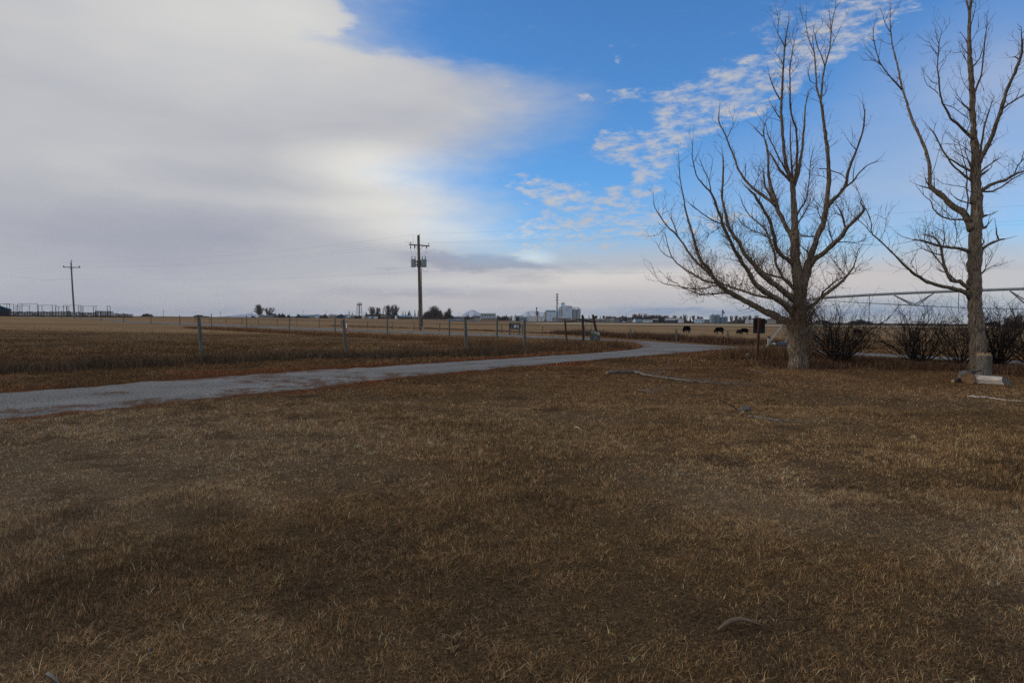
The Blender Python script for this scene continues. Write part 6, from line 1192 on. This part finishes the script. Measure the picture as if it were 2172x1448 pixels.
for i, (a, b_, wl, rf_, yr) in enumerate(((1239, 1250, 'grey', 'paleroof', 674.6), (1250.5, 1261, 'grey', 'darkroof', 675), (1262, 1272, 'cream', 'paleroof', 675.4), (1273, 1283, 'grey', 'paleroof', 675), (1284, 1293, 'cream', 'brownroof', 675.6), (1294, 1303, 'offwhite', 'paleroof', 675.2), (1304, 1314, 'bluegrey', 'darkroof', 675.2), (1315, 1322, 'navy', 'darkroof', 675.6), (1330, 1341, 'grey', 'darkroof', 676.2))):
    house('house', a, b_, 681, 677.3, yr, 1120-i, 'low %s house with %s roof right of the elevator, %s from the left' % (wl.replace('offwhite', 'white').replace('bluegrey', 'blue-grey'), rf_.replace('roof', ''), (ords+['seventh', 'eighth', 'ninth'])[i]), 'house', wl, rf_, nwin=2, depth=9)
def pickup(px, Y, label, m_='white'):
    o0 = onG(px, Y); t = empty('pickup_truck', o0, label, 'pickup'); MB().prism([(-2.8, .5), (2.8, .5), (2.8, 1.15), (1.6, 1.2), (.9, 1.8), (-.8, 1.8), (-1.0, 1.2), (-2.8, 1.2)], -.9, .9).build('body', M[m_], t)
    MB().prism([(-.7, 1.22), (1.35, 1.22), (.85, 1.72), (-.7, 1.72)], -.93, .93).build('window', M['window'], t)
    for x in (-1.8, 1.8): MB().tube([(x, -.95, .4), (x, .95, .4)], .42, 12).build('wheel', M['dark'], t)
pickup(1324, 1000, 'white pickup parked left of the arched barn'); pickup(1109.5, 1060, 'white pickup parked before the long white building'); pickup(1116, 1062, 'second white vehicle right beside the pickup at the long white building', 'offwhite')
# arched barn
q0_ = onG(1353, 1080); ab = empty('arched_barn', q0_, 'white-fronted arched metal barn with blue-grey roof', 'barn'); kA = 1080/1448; Rr_ = 4.6*kA; Hh_ = 6.6*kA
arc = [(Rr_*math.cos(a), max(.0, Hh_*math.sin(a))) for a in np.linspace(0, math.pi, 15)]
ab.rotation_euler.z = R(-62)
MB().prism(arc, 0, 15).build('roof', M['blueroof'], ab); MB().prism([(x*.98, z*.985) for x, z in arc], -.25, 0).build('front_wall', M['white'], ab); MB().box((0, -.3, 1.5), (2.4, .12, 3)).build('door', M['grey'], ab)
ab.location += Vector((-4*kA-3, 0, 0))
house('house', 1364, 1384, 681.2, 677.8, 677.2, 1100, 'long white bungalow right of the arched barn', 'house', 'white', 'darkroof', nwin=5, depth=7); house('house', 1385, 1396, 681.2, 678, 675.8, 1105, 'pale-roofed house right of the long white bungalow', 'house', 'navy', 'paleroof', nwin=1)
house('barn', 1411, 1432, 681.8, 679.2, 674.4, 1080, 'open barn with long pale sloping roof', 'barn', 'navy', 'paleroof', nwin=0, depth=22, door=False); house('barn', 1429, 1449, 681.8, 678, 675.2, 1100, 'pale-roofed machine shed right of the open barn', 'shed', 'navy', 'paleroof', nwin=0, depth=14, door=False); house('shed', 1438.5, 1450.5, 682, 679.4, 678.2, 1060, 'small white shed in front of the machine shed', 'shed', 'white', 'paleroof', nwin=0, depth=5)
house('warehouse', 1473, 1494, 682.6, 677.4, 676, 1060, 'pale blue warehouse left of the four grain bins', 'warehouse', 'lightblue', 'paleroof', nwin=3, depth=12); house('warehouse', 1494, 1505, 682.6, 678, 677, 1062, 'smaller pale shed touching the left of the four grain bins', 'shed', 'offwhite', 'paleroof', nwin=2, depth=9)
for (x, w_, y), l_ in zip(((1511.2, 12.8, 666.3), (1521.6, 10.5, 666.3), (1531.5, 9, 670.3), (1539.3, 8, 670.3)), ('first and widest', 'second', 'third', 'fourth and smallest')): bin_(x, w_, y, 682, 1050, 'grey steel bin of the four right of the pale blue warehouse, '+l_, 'bluegrey')
c0 = onG(1531.7, 1062); el_ = empty('elevator_leg', c0, 'slim bucket elevator tower above the four grey bins', 'elevator tower'); k_ = 1062/1448; zt_ = at(1531.7, 657, 1062).z-c0.z
MB().box((0, 0, zt_/2), (1.4, 1.4, zt_)).build('leg_casing', M['bluegrey'], el_); MB().box((.5, 0, zt_-1.5), (2.6, 1.8, 2.4)).build('head', M['bluegrey'], el_); MB().box((1.9, 0, zt_*.78), (2.2, 1.6, 3.4)).build('distributor', M['bluegrey'], el_)
MB().bar((0, 0, zt_*.62), (-20*k_, -6, zt_*.61), .6).build('conveyor', M['dark'], el_); MB().bar((2, 0, zt_*.7), (8*k_, -6, zt_*.45), .3).build('spout', M['bluegrey'], el_); MB().bar((2, 0, zt_*.7), (0, -6, zt_*.45), .3).build('spout', M['bluegrey'], el_)
for i, (x, y, w_) in enumerate(((1550, 672, 9), (1562, 671.5, 9), (1570, 673.5, 8), (1579, 672, 9), (1590, 670.5, 11), (1603, 671, 10), (1640, 671, 12), (1655, 672, 10))):
    fartree(x, y, w_, 'grey bare tree right of the four bins, %s counting rightward' % (ords+['seventh', 'eighth'])[i], 1200, seed=140+i, n=10, lw=.32)
house('house', 1581.5, 1589.5, 683, 679.5, 678, 1080, 'white house left of the dark sign', 'house', 'white', 'paleroof', nwin=3, depth=7); house('house', 1590.5, 1600, 683, 679, 676.8, 1084, 'white gabled house touching the left side of the dark sign', 'house', 'white', 'paleroof', gable=True, nwin=2, depth=8); house('house', 1628, 1646, 683.4, 679.2, 677, 1090, 'low brown-roofed house right of the dark sign', 'house', 'offwhite', 'brownroof', nwin=3, depth=8)
tag(farbush(1240, 1475, 668.5, 'dark continuous undergrowth behind the town houses right of the elevator', 1210, 61, n=5200, m_='undergrowth'), kind='stuff'); tag(farbush(1540, 1700, 672, 'dark undergrowth of the town edge right of the four bins', 1230, 62, n=2600, m_='undergrowth'), kind='stuff'); tag(farbush(588, 742, 669, 'low dark undergrowth along the sheds left of the water tower', 1100, 66, n=1500, m_='undergrowth'), kind='stuff'); tag(farbush(736, 900, 665, 'dark undergrowth of the town between water tower and brown pole', 1130, 63, n=2600, m_='undergrowth'), kind='stuff'); tag(farbush(940, 1160, 668.5, 'dark undergrowth of the town between brown pole and grain elevator', 1190, 64, n=3400, m_='undergrowth'), kind='stuff')
farbush(1798, 1853, 677, 'dark blue-green distant grove behind the first bare shrub', 1500, 48, n=900, m_='conifer'); farbush(1726, 1760, 676.5, 'distant grove just right of the spreading tree trunk', 1300, 49, n=450, m_='conifer'); farbush(2090, 2121, 679, 'dark distant grove right of the straight tree', 1500, 50, n=600, m_='conifer')
fartree(2135, 676, 16, 'grey distant tree right of the straight tree', 420, seed=161, lw=.12, n=12); fartree(2160, 671.5, 26, 'large grey distant tree by the right edge', 400, seed=162, lw=.12, n=18, dens=1.3); farbush(2120, 2200, 680, 'grey distant hedge by the right edge', 430, 65)
# ------------------------------------------------------------------ mountains and far air
def mountain(name, pts_, Y, label, dep=600):
    o0 = Vector((at(pts_[0][0], 676, Y).x, Y, -3)); P = []
    for (x0, y0_), (x1, y1_) in zip(pts_, pts_[1:]):
        n = max(2, int((x1-x0)/2))
        for i in range(n): f = i/n; P.append((x0+(x1-x0)*f, y0_+(y1_-y0_)*f+(random.uniform(-.5, .5) if i else 0)))
    P.append(pts_[-1]); rows = 9; mb = MB()
    for j in range(rows):
        g_ = j/(rows-1)
        for i, (x, y) in enumerate(P):
            c = at(x, y, Y)-o0; zz_ = c.z*g_*(1+.12*math.sin(i*1.3+j)*(1-g_)); mb.v.append((c.x+random.uniform(-12, 12)*(1-g_), -dep*(1-g_)*(1+.25*math.sin(i*.7)), max(0, zz_)))
    n = len(P)
    for i, (x, y) in enumerate(P): c = at(x, y, Y)-o0; mb.v.append((c.x, dep, 0))
    for j in range(rows):
        for i in range(n-1): a = j*n+i; mb.f.append((a, a+1, a+n+1, a+n))
    return tag(mb.build(name, M['mountain'], None, loc=o0), kind='structure')
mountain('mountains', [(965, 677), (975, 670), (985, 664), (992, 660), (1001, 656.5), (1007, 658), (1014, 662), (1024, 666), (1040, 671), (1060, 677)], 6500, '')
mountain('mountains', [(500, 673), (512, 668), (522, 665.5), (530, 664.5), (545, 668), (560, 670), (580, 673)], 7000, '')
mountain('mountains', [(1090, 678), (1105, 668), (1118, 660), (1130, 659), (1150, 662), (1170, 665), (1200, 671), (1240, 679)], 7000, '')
hz = bpy.data.materials.new('haze'); hz.use_nodes = True; hn = hz.node_tree.nodes; hn.clear()
pvn = hn.new('ShaderNodeVolumePrincipled'); ho = hn.new('ShaderNodeOutputMaterial'); hz.node_tree.links.new(pvn.outputs[0], ho.inputs['Volume'])
pvn.inputs['Color'].default_value = (.86, .90, .97, 1); pvn.inputs['Density'].default_value = 4e-5; pvn.inputs['Anisotropy'].default_value = 0.1
if True:
    o = MB().box((0, 4500, 57.5), (26000, 17000, 125)).build('haze', hz); tag(o, kind='stuff')
